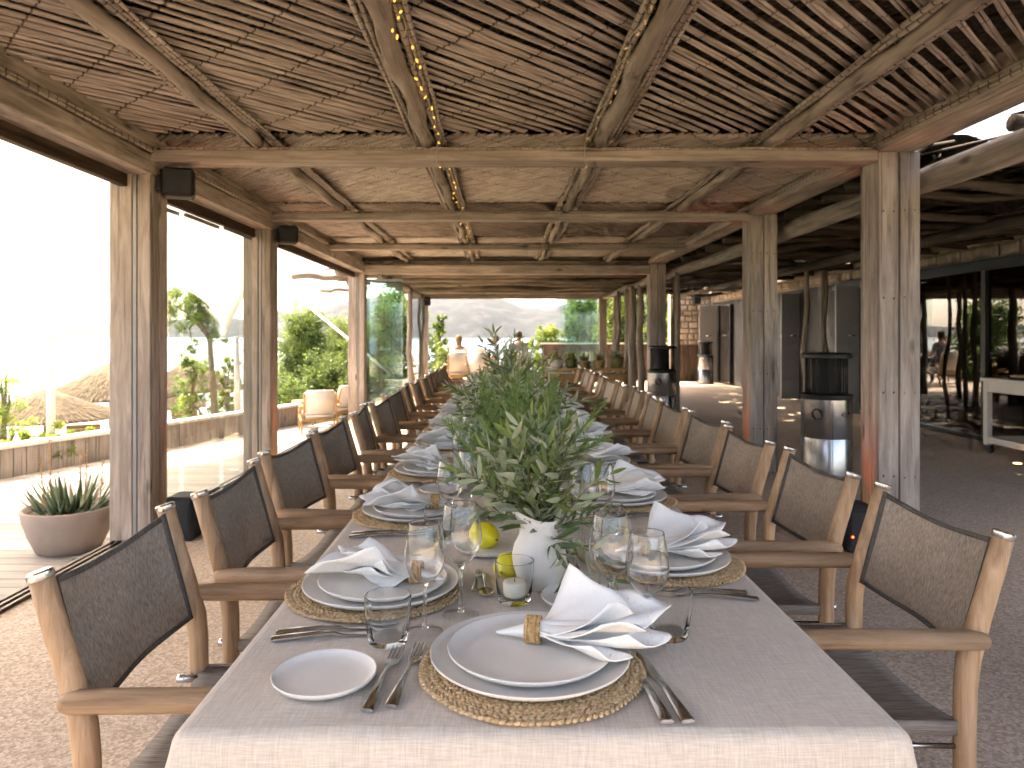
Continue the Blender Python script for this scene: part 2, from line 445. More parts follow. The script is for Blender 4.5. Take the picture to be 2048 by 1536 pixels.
hillM = mat("maquis_hillside", [(.010, .015, .013), (.026, .032, .028), (.085, .078, .074)], (1, 1, 1), .02, 10, .95, 0, var=0)
def hills(name, prof, D, depth, seed):
    """a range of hills: crest elevations read at photo columns, shore at sea level"""
    mb = MB(); xs = [p[0] for p in prof]; n = 150; rows = 14
    def crest(px):
        for (a, ya), (b_, yb) in zip(prof, prof[1:]):
            if a <= px <= b_:
                t = (px - a) / (b_ - a); t = t * t * (3 - 2 * t); return ya + (yb - ya) * t
        return prof[-1][1]
    def fn(u, v):
        px = xs[0] + (xs[-1] - xs[0]) * u
        X = (px - VX) * D / F; zc = H + (VY - crest(px)) * (D + depth * .45) / F
        Y = D + depth * v
        s_ = sin(min(1, v / .45) * pi / 2) if v < .45 else cos((v - .45) / .55 * pi / 2)
        nn = noise.fractal(Vector((X * .004 + seed, Y * .004, 0)), 1.0, 2.0, 6) * zc * .12 * (1 if .04 < v < .9 else 0)
        return (X * (1 + (Y - D) / D * .0), Y, SEA - 2 + (zc - SEA + 2) * s_ + nn * (.3 if abs(v - .45) < .05 else 1))
    mb.grid(fn, n, rows)
    return struct(mb.build(name, hillM))
hills("hills", [(-900, 655), (-300, 648), (-60, 656), (60, 652), (140, 646), (215, 643), (330, 632), (420, 640), (480, 622), (560, 634), (640, 612), (760, 640), (900, 655)], 2500, 900, 1.3)
hills("hills", [(430, 668), (500, 645), (580, 622), (650, 603), (730, 592), (800, 601), (880, 597), (945, 588), (1000, 598), (1060, 615), (1110, 616), (1170, 606), (1300, 590), (1500, 612), (1800, 600), (2400, 640)], 2100, 900, 4.2)

# ------------------------------------------------------------------ floor, deck, kerb track
m, nt, b = newmat("pebble_resin_floor")
mp = coords(nt, (1, 1, 1), rand=False)
vo = nt.nodes.new("ShaderNodeTexVoronoi"); vo.inputs["Scale"].default_value = 95; nt.links.new(mp.outputs[0], vo.inputs["Vector"])
n = noi(nt, mp, 1.2, 5); n3 = noi(nt, mp, 60, 3)
sep = nt.nodes.new("ShaderNodeSeparateColor"); nt.links.new(vo.outputs["Color"], sep.inputs[0])
r = ramp(nt, [(0, (.38, .278, .207)), (.5, (.53, .41, .323)), (1, (.68, .56, .465))]); nt.links.new(sep.outputs[0], r.inputs[0])
r2 = ramp(nt, [(.3, (.9, .9, .9)), (.7, (1.06, 1.05, 1.04))]); nt.links.new(n.outputs[0], r2.inputs[0])
nt.links.new(mixc(nt, 1.0, r.outputs[0], r2.outputs[0], 'MULTIPLY'), b.inputs["Base Color"]); b.inputs["Roughness"].default_value = .7
bumpto(nt, b, vo.outputs["Distance"], .35, .004)
floorM = m
mb = MB(); mb.box((2.3, 5.5, -.20), (9.6, 35, .40)); struct(mb.build("floor", floorM, smooth=False))
deckM = wood("deck_board", [(.34, .315, .295), (.45, .425, .405), (.55, .525, .505)], 0, .8, .8, .3, .08, False)
WA, WB_ = Vector((-6.30, 4.76, 0)), Vector((-3.0, 13.37, 0))          # line of the low wall at the deck edge
DZ = -.18
def wallx(y): return WA.x + (y - WA.y) * (WB_.x - WA.x) / (WB_.y - WA.y)
mb = MB(); mb.add([(-2.5, -3, -.23), (-2.5, 13.6, -.23), (-3.0, 13.6, -.23), (-9.0, -3, -.23)], [(0, 1, 2, 3)]); deck = struct(mb.build("deck", darkY, smooth=False))
mb = MB(); mb.box((-.5, 0, 0), (1, .138, .03), .003); me = mb.mesh("deck_plank", deckM, False)
y = 2.2
for i in range(77):
    o = put("plank", me, deck, (-2.50, y, DZ - .015 + U(-.0015, .0015))); o.scale = (-2.50 - wallx(y), 1, 1); y += .145
# glass door floor track
trk = thing("door_track", "dark metal sliding door track along the floor edge beside the deck", "track")
for dx, wd, z0 in ((-2.455, .016, .008), (-2.415, .016, .008), (-2.37, .016, .008)):
    mb = MB(); mb.box((dx, 5.6, z0), (wd, 12.4, .022)); mb.build("rail", plain("track_metal", (.10, .07, .05), .4, .6), trk, False)

# low clad wall at the deck edge
A, B = WA, WB_; d = (B - A); L = d.length; ang = atan2(d.y, d.x)
lw = thing("low_wall", "low grey timber clad wall with pale cap edging the sunny deck", "wall", tuple(A), ang)
mb = MB(); mb.box((L / 2, .07, -.12), (L, .10, .50)); mb.build("core", greyX, lw, False)
capst = plain("pale_stone_cap", (.62, .58, .53), .8)
n_ = int(L / .14)
mb = MB(); mb.box((0, 0, 0), (L / n_ - .008, .025, .44), .003); me = mb.mesh("clad_board", wood("grey_cladding", [(.19, .165, .15), (.31, .275, .255), (.42, .385, .36)], 2), False)
for i in range(n_): put("board", me, lw, ((i + .5) * L / n_, -.005 + U(-.004, .004), -.09))
mb = MB(); mb.box((L / 2, .05, .148), (L + .02, .20, .04), .006); mb.build("cap", capst, lw, False)

# ------------------------------------------------------------------ main pergola
pg = thing("pergola", "long timber dining pergola with reed cane ceiling on square posts", "pergola")
PY = [.1, 2.2, 4.58, 6.95, 9.32, 11.68]
XL, XR = -2.22, 2.38           # inner faces of the side beams
nailM = plain("nail_hole", (.03, .02, .015), .8)
def post(X, Y, side):
    """built-up post: boards on every face round a core, groove with metal strip on the sea side"""
    p = put("post", None, pg, (X, Y, 0))
    s = side                       # -1 sea side, +1 building side: grows away from the table
    Wd, Dp, Ht = .262, .235, (2.335 if side < 0 else 2.475)
    mb = MB(); mb.box((s * Wd / 2, Dp / 2, Ht / 2), (Wd - .05, Dp - .05, Ht)); mb.build("core", darkY, p, False)
    M1 = greyZ if s > 0 else warmZ
    # front and back faces: two boards each
    for yy in (.012, Dp - .012):
        for k, (x0, x1) in enumerate(((0.0, .128), (.133, Wd)) if s > 0 else ((0.0, .085), (.118, Wd))):
            mb = MB(); mb.box((s * (x0 + x1) / 2, yy + U(-.002, .002), Ht / 2), (x1 - x0 - .003, .026, Ht), .004)
            if yy < .1 and s > 0:
                for zz in (.42, .95, 1.55, 2.1):
                    for q in (.03, .095): mb.cur = 1; mb.tube([(s * (x0 + q), -.0025, zz + U(-.01, .01)), (s * (x0 + q), .003, zz)], .0055, 6); mb.cur = 0
            mb.build("board", [M1, nailM], p, False)
    for xx in (.012, Wd - .012):
        for k, (y0, y1) in enumerate(((.026, .115), (.118, Dp - .026))):
            mb = MB(); mb.box((s * xx, (y0 + y1) / 2, Ht / 2), (.025, y1 - y0 - .003, Ht), .004)
            mb.build("board", M1, p, False)
    if s < 0:
        mb = MB(); mb.box((-.1015, .004, Ht / 2), (.022, .008, Ht)); mb.build("metal_strip", plain("grey_strip", (.30, .28, .27), .5, .3), p, False)
for Y in (2.2, 4.58, 6.95, 11.68): post(XL, Y, -1); post(XR, Y, 1)
for Y in (.1,): post(XL, Y, -1); post(XR, Y, 1)
# side beams
for (X, s, M1) in ((XL, -1, warmY), (XR, 1, warmY)):
    for a, b_ in zip(PY, PY[1:]):
        mb = MB(); mb.box((X + s * .10, (a + b_) / 2 + .1, 2.395 if s < 0 else 2.522), (.21, b_ - a - .002, .12 if s < 0 else .09), .004); mb.build("beam", M1, pg, False)
    mb = MB(); mb.box((X + s * .225, 5.6, 2.41 if s < 0 else 2.53), (.03, 12.5, .15 if s < 0 else .10), .003); mb.build("fascia_board", greyY, pg, False)
mb = MB(); mb.box((XL - .172, 5.6, 2.295), (.05, 12.4, .08), .003); mb.build("door_head_track", darkY, pg, False)
# cross beams
for i, Y in enumerate(PY):
    thick = .20 if i in (0, 1, 2) else (.12 if i in (3, 4) else .22)
    z0, z1 = (2.42, 2.487) if i < 5 else (2.31, 2.45)
    mb = MB(); mb.box(((XL + XR) / 2, Y + thick / 2, (z0 + z1) / 2), (XR - XL - .004, thick, z1 - z0), .004)
    mb.build("cross_beam", warmX if i != 3 else greyX, pg, False)
    mb = MB()
    pts = [(XL + .02 + (XR - XL - .04) * k / 24, Y + .03 + .006 * sin(k * 1.7 + i), z1 + .012 + .003 * sin(k * 2.3)) for k in range(25)]
    mb.tube(pts, .013, 7); mb.build("cane_trim", canePur, pg)
# purlins: a peeled log with tied canes on both sides
PX = [-1.54, -.47, .62, 1.70]
for j, X in enumerate(PX):
    for bi, (a, b_) in enumerate(zip(PY, PY[1:])):
        big = .046 if bi == 1 and j in (1, 2) else .038
        p = put("purlin", None, pg, (X, 0, 0))
        mb = MB(); ph = U(0, 6); K = 16
        mb.tube([(.012 * sin(ph + k * .9) + .004 * sin(k * 2.3), a + (b_ - a) * k / K, 2.537 + .006 * sin(ph + k)) for k in range(K + 1)],
                [big * (1 + .10 * sin(ph + k * 1.3) + .05 * sin(k * 2.9)) for k in range(K + 1)], 12)
        mb.build("log", logY, p)
        for dx, r_ in ((-.062, .013), (-.088, .012), (.062, .014), (.088, .012), (.109, .010)):
            mb = MB(); ph = U(0, 6)
            mb.tube([(dx + .004 * sin(ph + k * .8), a + (b_ - a) * k / 14, 2.553 + .004 * sin(ph + k * 1.3)) for k in range(15)],
                    [r_ * (1 + .1 * sin(ph + k * 2)) for k in range(15)], 7)
            mb.build("cane", canePur, p)
# wire ties wrapped round the cane bundles of the purlins
wireM = plain("rusty_wire", (.075, .04, .015), .6, .4)
# reed ceiling
def clip_row(c, sgn, x0, x1, y0, y1):
    """line y = sgn*x + c clipped to the rectangle, returns two points"""
    pts = []
    for x in (x0, x1):
        y = sgn * x + c
        if y0 <= y <= y1: pts.append((x, y))
    for y in (y0, y1):
        x = (y - c) / sgn
        if x0 < x < x1: pts.append((x, y))
    pts.sort()
    return (pts[0], pts[-1]) if len(pts) >= 2 else None
EDG = [XL - .02] + PX + [XR + .02]
nrow = 0
for bi, (ya, yb) in enumerate(zip(PY, PY[1:])):
    sgn = 1 if bi % 2 == 1 else -1
    if bi == 0: sgn = 1
    for (x0, x1) in zip(EDG, EDG[1:]):
        pan = put("reed_panel", None, pg, (0, 0, 0))
        sp = .076 if bi == 1 else .0285
        cs = []
        lo = min(y - sgn * x for x in (x0, x1) for y in (ya, yb)); hi = max(y - sgn * x for x in (x0, x1) for y in (ya, yb))
        c = lo + .02; joined = MB()
        while c < hi - .01:
            q = clip_row(c + U(-.008, .008), sgn, x0, x1, ya + .05, yb - .02)
            if q and (Vector(q[1]) - Vector(q[0])).length > .06:
                P0, P1 = Vector(q[0]), Vector(q[1]); Ln = (P1 - P0).length; t = (P1 - P0).normalized(); nn = Vector((-t.y, t.x))
                mb = MB() if (bi == 1 and yb > 2.3) else joined
                offs = ((-.0085, .0078), (.0078, .0082)) if bi == 1 else ((0, .0128),)
                if bi == 1 and random.random() < .2: offs = ((-.017, .0085), (.001, .0092), (.0185, .008))
                K = max(3, int(Ln / .16))
                for (of, r_) in offs:
                    ph = U(0, 6); r_ *= U(.85, 1.15)
                    pts = []; 
                    for k in range(K + 1):
                        s_ = k / K; wv = of + .0018 * sin(ph + k * 1.4) + .001 * sin(k * 3.1 + ph)
                        p2 = P0 + (P1 - P0) * s_ + nn * wv
                        pts.append((p2.x, p2.y, 2.598 + .004 * sin(ph * 2 + k * 1.1)))
                    mb.tube(pts, [r_ * (1.12 if k % 3 == 0 else 1) for k in range(K + 1)], 6 if bi == 1 else 5, cap=False)
                if mb is not joined: mb.build("cane", caneM if sgn > 0 else caneN, pan); nrow += 1
            c += sp * 1.414 * U(.92, 1.08)
        if joined.v: stuff(joined.build("canes", caneM if sgn > 0 else caneN, pan))
    # upper layer, crossing the lower one, and the sheet that closes the roof
    mb = MB(); s2 = -sgn; c = ya - sgn * 0 - 6
    while c < yb + 6:
        q = clip_row(c, s2, XL, XR, ya, yb)
        if q and (Vector(q[1]) - Vector(q[0])).length > .05:
            K = 6; ph = U(0, 6)
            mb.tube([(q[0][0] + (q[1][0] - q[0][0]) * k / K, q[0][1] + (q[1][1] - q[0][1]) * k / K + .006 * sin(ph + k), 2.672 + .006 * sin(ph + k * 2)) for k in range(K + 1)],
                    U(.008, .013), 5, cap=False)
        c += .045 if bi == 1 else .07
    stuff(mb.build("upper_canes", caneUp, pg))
mb = MB(); mb.box((.08, 11.80, 2.56), (5.0, .05, .22)); mb.build("end_board", warmX, pg, False)
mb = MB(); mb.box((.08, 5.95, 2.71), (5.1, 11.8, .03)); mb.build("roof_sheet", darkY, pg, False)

# string lights twisted along two purlins
bulbM = plain("amber_bulb", (.85, .50, .10), .3, emit=(1.0, .5, .1), es=.22)
for j, (X, nb, lab) in enumerate(((PX[1] + .075, 46, "amber fairy light string twisted along the log purlin, densely lit bulbs"),
                                  (PX[2] - .085, 34, "pale fairy light string twisted along the purlin, few lit bulbs"))):
    g = thing("fairy_lights", lab, "string lights", (X, 0, 0))
    mb = MB(); mb.tube([(.018 * sin(k * .9 + j), 2.45 + (11.5 - 2.45) * k / 200, (2.532 + .012 * cos(k * .9)) if not any(-.03 < 2.45 + 9.05 * k / 200 - Yb < .24 for Yb in PY) else 2.405 + .002 * sin(k)) for k in range(201)], .0028, 5)
    mb.build("wire", plain("clear_wire", (.42, .36, .24), .4), g)
    mb = MB(); mb.lathe([(0, -.012), (.004, -.009), (.0055, 0), (.004, .008), (0, .012)], 8); me = mb.mesh("bulb", bulbM if j == 0 else plain("dull_bulb", (.55, .48, .34), .3, emit=(1, .6, .2), es=.02))
    for k in range(nb):
        y = 2.5 + 9.0 * (k / nb) ** 1.6
        inb = any(-.04 < y - Yb < .25 for Yb in PY)
        put("bulb", me, g, (U(-.035, .03), y, 2.400 if inb else 2.520 + U(-.012, .012)), (U(-1.5, 1.5), U(-1.5, 1.5), 0))
for (X, s) in ((XL, -1), (XR, 1)):
    mb = MB(); mb.box((X + s * .05, 5.6, 2.555 if s < 0 else 2.63), (.06, 12.4, .20 if s < 0 else .12), .003); mb.build("eave_board", warmY, pg, False)
    for q in range(2):
        mb = MB(); ph = U(0, 6)
        mb.tube([(X + s * (-.012 - .0 * q), PY[1] + (PY[-1] - PY[1]) * k / 60, (2.472 if s < 0 else 2.525) + q * .022 + .003 * sin(ph + k)) for k in range(61)], .011, 7); mb.build("cane_trim", canePur, pg)

# ------------------------------------------------------------------ crooked trunks and branch canopy on the building side
def crooked(mb, p0, p1, r, amp=.05, K=12, n=9, seed=0):
    p0, p1 = Vector(p0), Vector(p1)
    t = (p1 - p0).normalized(); a = t.orthogonal().normalized(); b_ = t.cross(a)
    pts = []; rad = []
    for k in range(K + 1):
        s_ = k / K; e = min(1, 4 * min(s_, 1 - s_))
        v1 = noise.noise(Vector((seed * 3.1, s_ * 3.2, 0))); v2 = noise.noise(Vector((seed * 3.1 + 50, s_ * 3.2, 4)))
        pts.append(p0 + (p1 - p0) * s_ + (a * v1 + b_ * v2) * amp * 2 * e)
        rad.append(r * (1 + .16 * noise.noise(Vector((seed, s_ * 9, 7)))) * (1.12 - .24 * s_))
    mb.tube(pts, rad, n)
logDk = wood("shaded_log_x", [(.04, .03, .024), (.08, .062, .05), (.14, .115, .095)], 0, .8, .8, .5)  # darkened copy of the log wood: canopy shade put into the colour
darkLogY = wood("shaded_log_y", [(.08, .062, .05), (.14, .112, .092), (.22, .18, .15)], 1, .8, .8, .5)  # middle log beam, likewise darkened in its colour for the canopy shade
bp = thing("branch_canopy", "rustic canopy of crooked logs and brushwood between pergola and building", "canopy")
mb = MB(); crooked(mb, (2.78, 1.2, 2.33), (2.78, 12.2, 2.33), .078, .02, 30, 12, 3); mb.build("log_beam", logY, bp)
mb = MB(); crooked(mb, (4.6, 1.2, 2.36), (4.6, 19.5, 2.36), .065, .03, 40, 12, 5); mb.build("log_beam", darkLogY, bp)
mb = MB(); crooked(mb, (6.0, 1.2, 2.52), (6.0, 21, 2.52), .07, .03, 40, 12, 6); mb.build("log_beam", logY, bp)
ycross = [1.6, 2.4, 3.05, 3.9, 5.58, 6.1, 6.85, 7.5, 8.1, 8.7, 9.4, 10.1, 10.8, 11.5, 12.3, 13.1, 13.9, 14.8, 15.7, 16.6, 17.6, 18.6, 19.6]
for i, Y in enumerate(ycross):
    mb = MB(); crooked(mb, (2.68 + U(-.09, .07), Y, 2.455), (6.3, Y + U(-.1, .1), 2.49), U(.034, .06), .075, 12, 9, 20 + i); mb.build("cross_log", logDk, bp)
mb = MB()
for i in range(1500):
    y = U(1.2, 20.5); x = U(3.45 if y < 5.2 else 2.8, 6.5); z = U(2.54, 2.66)
    ln = U(.5, 1.7); an = random.gauss(pi / 2, .5) if random.random() < .7 else U(0, pi)
    dx, dy = cos(an) * ln / 2, sin(an) * ln / 2
    r_ = U(.006, .022)
    p = [Vector((x - dx, y - dy, z + U(-.03, .03))), Vector((x + U(-.05, .05), y, z + U(-.04, .02))), Vector((x + dx, y + dy, z + U(-.03, .03)))]
    p = [Vector((max(3.40 if y < 5.2 else 2.66, q.x), q.y, q.z)) for q in p]
    mb.tube(p, [r_, r_ * .9, r_ * .6], 5, cap=False)
for i in range(2500):
    y = U(.6, 20.5) if i < 1050 else U(.4, 11.5); x = U(3.62 if y < 5.2 else 2.72, 6.6)
    if i > 2250: y = U(5.4, 11); x = U(2.72, 3.25)
    z = U(2.6, 2.75); s1, s2 = U(.12, .34), U(.18, .5); a = U(0, pi)
    M = Matrix.Rotation(a, 3, 'Z') @ Matrix.Rotation(U(-.3, .3), 3, 'X') @ Matrix.Rotation(U(-.3, .3), 3, 'Y')
    vs = [M @ Vector((s1 * cos(q * pi / 3) * U(.6, 1.2), s2 * sin(q * pi / 3) * U(.6, 1.2), U(-.02, .02))) + Vector((x, y, z)) for q in range(6)]
    mb.add(vs, [(0, 1, 2, 3, 4, 5)])
stuff(mb.build("brushwood", thatch_dark, bp))
k = 0
for (x, y, r_, h) in ((2.72, 11.3, .042, 2.3), (2.83, 11.9, .05, 2.3), (4.72, 11.3, .040, 2.32), (4.95, 11.2, .032, 2.32), (5.09, 11.4, .028, 2.32),
                      (2.5, 13.1, .06, 2.25), (2.46, 13.7, .075, 2.25), (2.5, 14.4, .07, 2.25), (2.46, 15.3, .05, 2.25), (2.55, 16.4, .06, 2.25)):
    k += 1; mb = MB(); crooked(mb, (x, y, 0), (x + U(-.03, .03), y, h), r_, .034, 14, 10, 60 + k); mb.build("trunk_post", logZ, bp)

# ------------------------------------------------------------------ far pergola (second section) and its end frame
fp = thing("far_pergola", "second pergola section with log rafters framing the sea view", "pergola")
Y1 = 18.0
for i, Y in enumerate((12.5, 13.6, 14.8, 16.0, 17.2)):
    mb = MB(); crooked(mb, (-2.35, Y, 2.36), (2.75, Y, 2.36), .055, .03, 12, 9, 90 + i); mb.build("rafter_log", logX, fp)
for i, X in enumerate((-1.95, 2.52)):
    mb = MB(); crooked(mb, (X, 12.0, 2.27), (X, 18.2, 2.27), .06, .02, 12, 9, 100 + i); mb.build("rail_log", logY, fp)
mb = MB()
for i in range(420):
    x = U(-2.3, 2.7); y = U(11.95, 18.3); z = U(2.43, 2.5); ln = U(.5, 1.6); an = random.gauss(0, .35); dx, dy = cos(an) * ln / 2, sin(an) * ln / 2
    mb.tube([(x - dx, y - dy, z), (x, y, z + U(-.03, .03)), (x + dx, y + dy, z)], U(.006, .02), 5, cap=False)
mb.add([(-2.4, 11.6, 2.53), (2.9, 11.6, 2.53), (2.9, 18.4, 2.53), (-2.4, 18.4, 2.53)], [(0, 1, 2, 3)])
stuff(mb.build("brushwood", thatch_dark, fp))
mb = MB(); mb.box((.3, Y1, 2.31), (4.6, .16, .16), .005); mb.build("lintel_beam", warmX, fp, False)
mb = MB(); mb.box((-1.9, Y1, 1.115), (.13, .14, 2.23), .005); mb.build("frame_post", warmZ, fp, False)
mb = MB(); mb.box((2.50, Y1, 1.115), (.18, .16, 2.23), .005); mb.build("frame_post", warmZ, fp, False)
for i, (x, y, r_) in enumerate(((-1.9, 15.0, .055), (-2.02, 15.9, .05), (-1.88, 17.2, .045))):
    mb = MB(); crooked(mb, (x, y, 0), (x, y, 2.3), r_, .035, 14, 10, 120 + i); mb.build("trunk_post", logZ, fp)
for i, (px0, py0, px1, py1, Y, r_) in enumerate(((585, 553, 735, 552, 12.4, .05), (610, 548, 740, 566, 12.8, .045), (640, 580, 735, 577, 13.4, .035), (690, 550, 700, 578, 12.9, .025))):
    mb = MB(); crooked(mb, at(px0, py0, Y), at(px1, py1, Y), r_, .05, 9, 8, 140 + i); mb.build("branch", logX, fp)
mb = MB(); crooked(mb, (-2.75, 12.0, 2.37), (-2.75, 14.2, 2.37), .035, .02, 5, 8, 151); mb.build("branch", logY, fp)

# ------------------------------------------------------------------ frameless glass
steelclip = plain("pane_clip", (.35, .35, .36), .35, .9)
def glass_screen(label, n, fn, mat_=tealM, edge=None):
    g = thing("glass_screen", label, "glass screen", (0, 0, 0))
    for i in range(n):
        (x0, y0), (x1, y1) = fn(i); d = Vector((x1 - x0, y1 - y0, 0)); L = d.length; a = atan2(d.y, d.x)
        p = put("pane", None, g, (x0, y0, 0), (0, 0, a))
        mb = MB(); mb.box((L / 2, 0, 1.13), (L, .010, 2.19)); mb.build("glass", mat_, p, False)
        for zc in (.022, 2.235): mb = MB(); mb.box((L / 2, 0, zc), (L, .014, .03)); mb.build("clip_rail", steelclip, p, False)
    return g
glass_screen("clear frameless glass panes between the two nearest sea side posts", 3, lambda i: ((-2.455 + .04 * i, 4.83 + .68 * i), (-2.455 + .04 * i, 5.51 + .68 * i)), paneM)
glass_screen("folded stack of teal tinted glass panes by the lounge chairs", 5, lambda i: ((-2.38, 11.95 + .05 * i), (-1.66, 11.98 + .055 * i)))
glass_screen("narrow teal glass screen between crooked trunk posts", 2, lambda i: ((-2.0, 15.3 + .4 * i), (-1.92, 17.2 + .05 * i)))
glass_screen("folded stack of pale glass panes in the far sea view frame", 5, lambda i: ((1.38 + .08 * i, 18.1 + .03 * i), (2.40, 18.12 + .05 * i)))

# ------------------------------------------------------------------ restaurant building on the right
bl = thing("restaurant_building", "stone restaurant building with dark framed sliding glass doors", "building")
BX = 6.05
stM = mat("warm_granite", [(.30, .225, .16), (.46, .365, .28), (.60, .50, .41)], (1, 1, 1), 5, 8, .9, .6, .02, .22)
mortar = mat("mortar", [(.30, .24, .17), (.40, .33, .25)], ns=12)
def stone(mb, c, sx, sy, sz, rnd=.18):
    bm = bmesh.new(); bmesh.ops.create_cube(bm, size=1.0)
    for v in bm.verts: v.co = Vector((v.co.x * sx * U(1 - rnd, 1), v.co.y * sy, v.co.z * sz * U(1 - rnd, 1)))
    bmesh.ops.bevel(bm, geom=bm.edges[:], offset=min(sx, sz) * .16, segments=1, affect='EDGES')
    bm.verts.index_update(); mb.add([v.co + Vector(c) for v in bm.verts], [tuple(v.index for v in f.verts) for f in bm.faces]); bm.free()
def stones_on(parent, along, y0, y1, z0, z1, plane, h=.17, wl=.2):
    """rubble stones, each an object; along='y' wall faces -X at x=plane, along='x' wall faces -Y at y=plane"""
    z = z0
    while z < z1 - .03:
        hh = min(h * U(.8, 1.25), z1 - z); q = y0
        while q < y1 - .02:
            ww = min(wl * U(.6, 1.5), y1 - q)
            mb = MB(); stone(mb, (0, 0, 0), ww - .012, .06, hh - .012)
            if along == 'y': mb.build("stone", stM, parent, False, (plane + U(-.008, .008), q + ww / 2, z + hh / 2), (U(-.03, .03), 0, pi / 2))
            else: mb.build("stone", stM, parent, False, (q + ww / 2, plane + U(-.008, .008), z + hh / 2))
            q += ww
        z += hh
lint = put("stone_lintel", None, bl)
mb = MB(); mb.box((BX + .2, 13.5, 2.62), (.34, 17, .72)); mb.build("core", mortar, lint, False)
stones_on(lint, 'y', 6.4, 13.0, 2.275, 2.62, BX + .02, .17, .24)
frameM = plain("black_aluminium", (.028, .027, .028), .38, .2)
# glazed doors: frame members and panes
drs = put("sliding_door", None, bl)
def member(y0, y1, z0, z1, x=BX, t=.09, nm="frame"):
    mb = MB(); mb.box((x, (y0 + y1) / 2, (z0 + z1) / 2), (t, abs(y1 - y0), abs(z1 - z0)), .004); mb.build(nm, frameM, drs, False)
member(5.0, 13.2, 2.13, 2.262); member(5.0, 13.2, 0, .06, t=.16, nm="sill")
for yy in (5.05, 6.9, 9.02, 10.55, 12.2): member(yy, yy + .085, .06, 2.13, t=.08)
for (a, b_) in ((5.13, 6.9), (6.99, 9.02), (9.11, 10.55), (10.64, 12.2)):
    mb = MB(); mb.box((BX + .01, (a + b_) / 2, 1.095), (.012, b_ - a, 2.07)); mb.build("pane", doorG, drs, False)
# dim room behind the glass
rm = put("interior", None, bl)
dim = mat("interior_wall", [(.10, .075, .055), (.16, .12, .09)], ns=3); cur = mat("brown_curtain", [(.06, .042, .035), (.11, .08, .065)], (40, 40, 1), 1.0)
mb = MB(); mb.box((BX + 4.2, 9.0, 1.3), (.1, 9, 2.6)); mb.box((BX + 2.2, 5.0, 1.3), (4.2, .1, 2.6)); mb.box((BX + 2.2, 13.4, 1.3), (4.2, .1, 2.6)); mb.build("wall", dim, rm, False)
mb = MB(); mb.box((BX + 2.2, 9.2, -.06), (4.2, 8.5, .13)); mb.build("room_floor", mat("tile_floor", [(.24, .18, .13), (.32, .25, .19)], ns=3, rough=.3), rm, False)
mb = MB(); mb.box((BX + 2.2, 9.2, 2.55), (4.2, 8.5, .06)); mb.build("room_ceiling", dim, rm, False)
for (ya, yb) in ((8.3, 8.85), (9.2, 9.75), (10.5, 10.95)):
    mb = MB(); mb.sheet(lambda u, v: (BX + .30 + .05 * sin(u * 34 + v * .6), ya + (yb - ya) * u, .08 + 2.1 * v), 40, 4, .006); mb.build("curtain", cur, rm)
# solid run of wall further on, with dark leaves standing open
mb = MB(); mb.box((BX + .2, 17.2, 1.15), (.3, 7.9, 2.3)); mb.build("wall", plain("dark_cladding", (.05, .045, .042), .6), bl, False)
mb = MB(); mb.box((BX + .02, 19.7, 1.1), (.05, 1.0, 2.1)); mb.build("glass_door", doorG, bl, False)
for yy in (19.15, 20.2): mb = MB(); mb.box((BX, yy, 1.1), (.08, .07, 2.1)); mb.build("frame", frameM, bl, False)
stones_on(bl, 'y', 13.0, 21.0, 2.30, 2.66, BX + .02, .18, .24)
leafM = plain("grey_shutter", (.34, .335, .33), .45, .0)
for (px0, px1, pyt, pyb, Y) in ((1398, 1434, 610, 762, 20.6), (1562, 1606, 588, 799, 14.9), (1671, 1718, 570, 830, 12.05)):
    a = at(px0, pyt, Y); c = at(px1, pyb, Y)
    lf = put("open_shutter", None, bl, (0, 0, 0))
    mb = MB(); mb.box(((a.x + c.x) / 2, Y, (a.z + max(c.z, .02)) / 2), (c.x - a.x, .05, a.z - max(c.z, .02)), .006); mb.build("leaf", leafM, lf, False)
    mb = MB(); mb.tube([(a.x + .12 * (c.x - a.x) + .12, Y - .08, 1.32), (a.x + .12 * (c.x - a.x) + .24, Y - .08, 1.32)], .013, 8); mb.tube([(a.x + .2, Y - .03, 1.32), (a.x + .2, Y - .08, 1.32)], .011, 8); mb.build("handle", steel, lf)
# end wall facing the camera: stones above a timber dado
ew = thing("end_wall", "pale stone end wall above a brown timber dado", "wall")
mb = MB(); mb.box((5.9, 21.25, 1.6), (2.0, .3, 3.2)); mb.build("core", mortar, ew, False)
stones_on(ew, 'x', 4.95, 6.2, 1.05, 2.7, 21.08, .16, .19)
brownZ = wood("brown_timber", [(.06, .04, .028), (.11, .075, .05), (.16, .11, .075)], 2)
mb = MB(); mb.box((0, 0, 0), (.118, .03, 1.04), .004); me = mb.mesh("dado_board", brownZ, False)
for i in range(11): put("board", me, ew, (4.97 + i * .122, 21.06, .52))
# brown parapet behind the sea frame and the trunks
bw = thing("timber_parapet", "brown timber parapet with thin pale cap beyond the sea frame", "wall")
for i in range(30): put("board", me, bw, (1.25 + i * .122, 21.6, .54))
mb = MB(); mb.box((3.05, 21.62, 1.085), (3.8, .12, .04), .004); mb.build("cap", capst, bw, False)
mb = MB(); mb.box((3.05, 21.68, .5), (3.7, .1, 1.06)); mb.build("core", brownZ, bw, False)

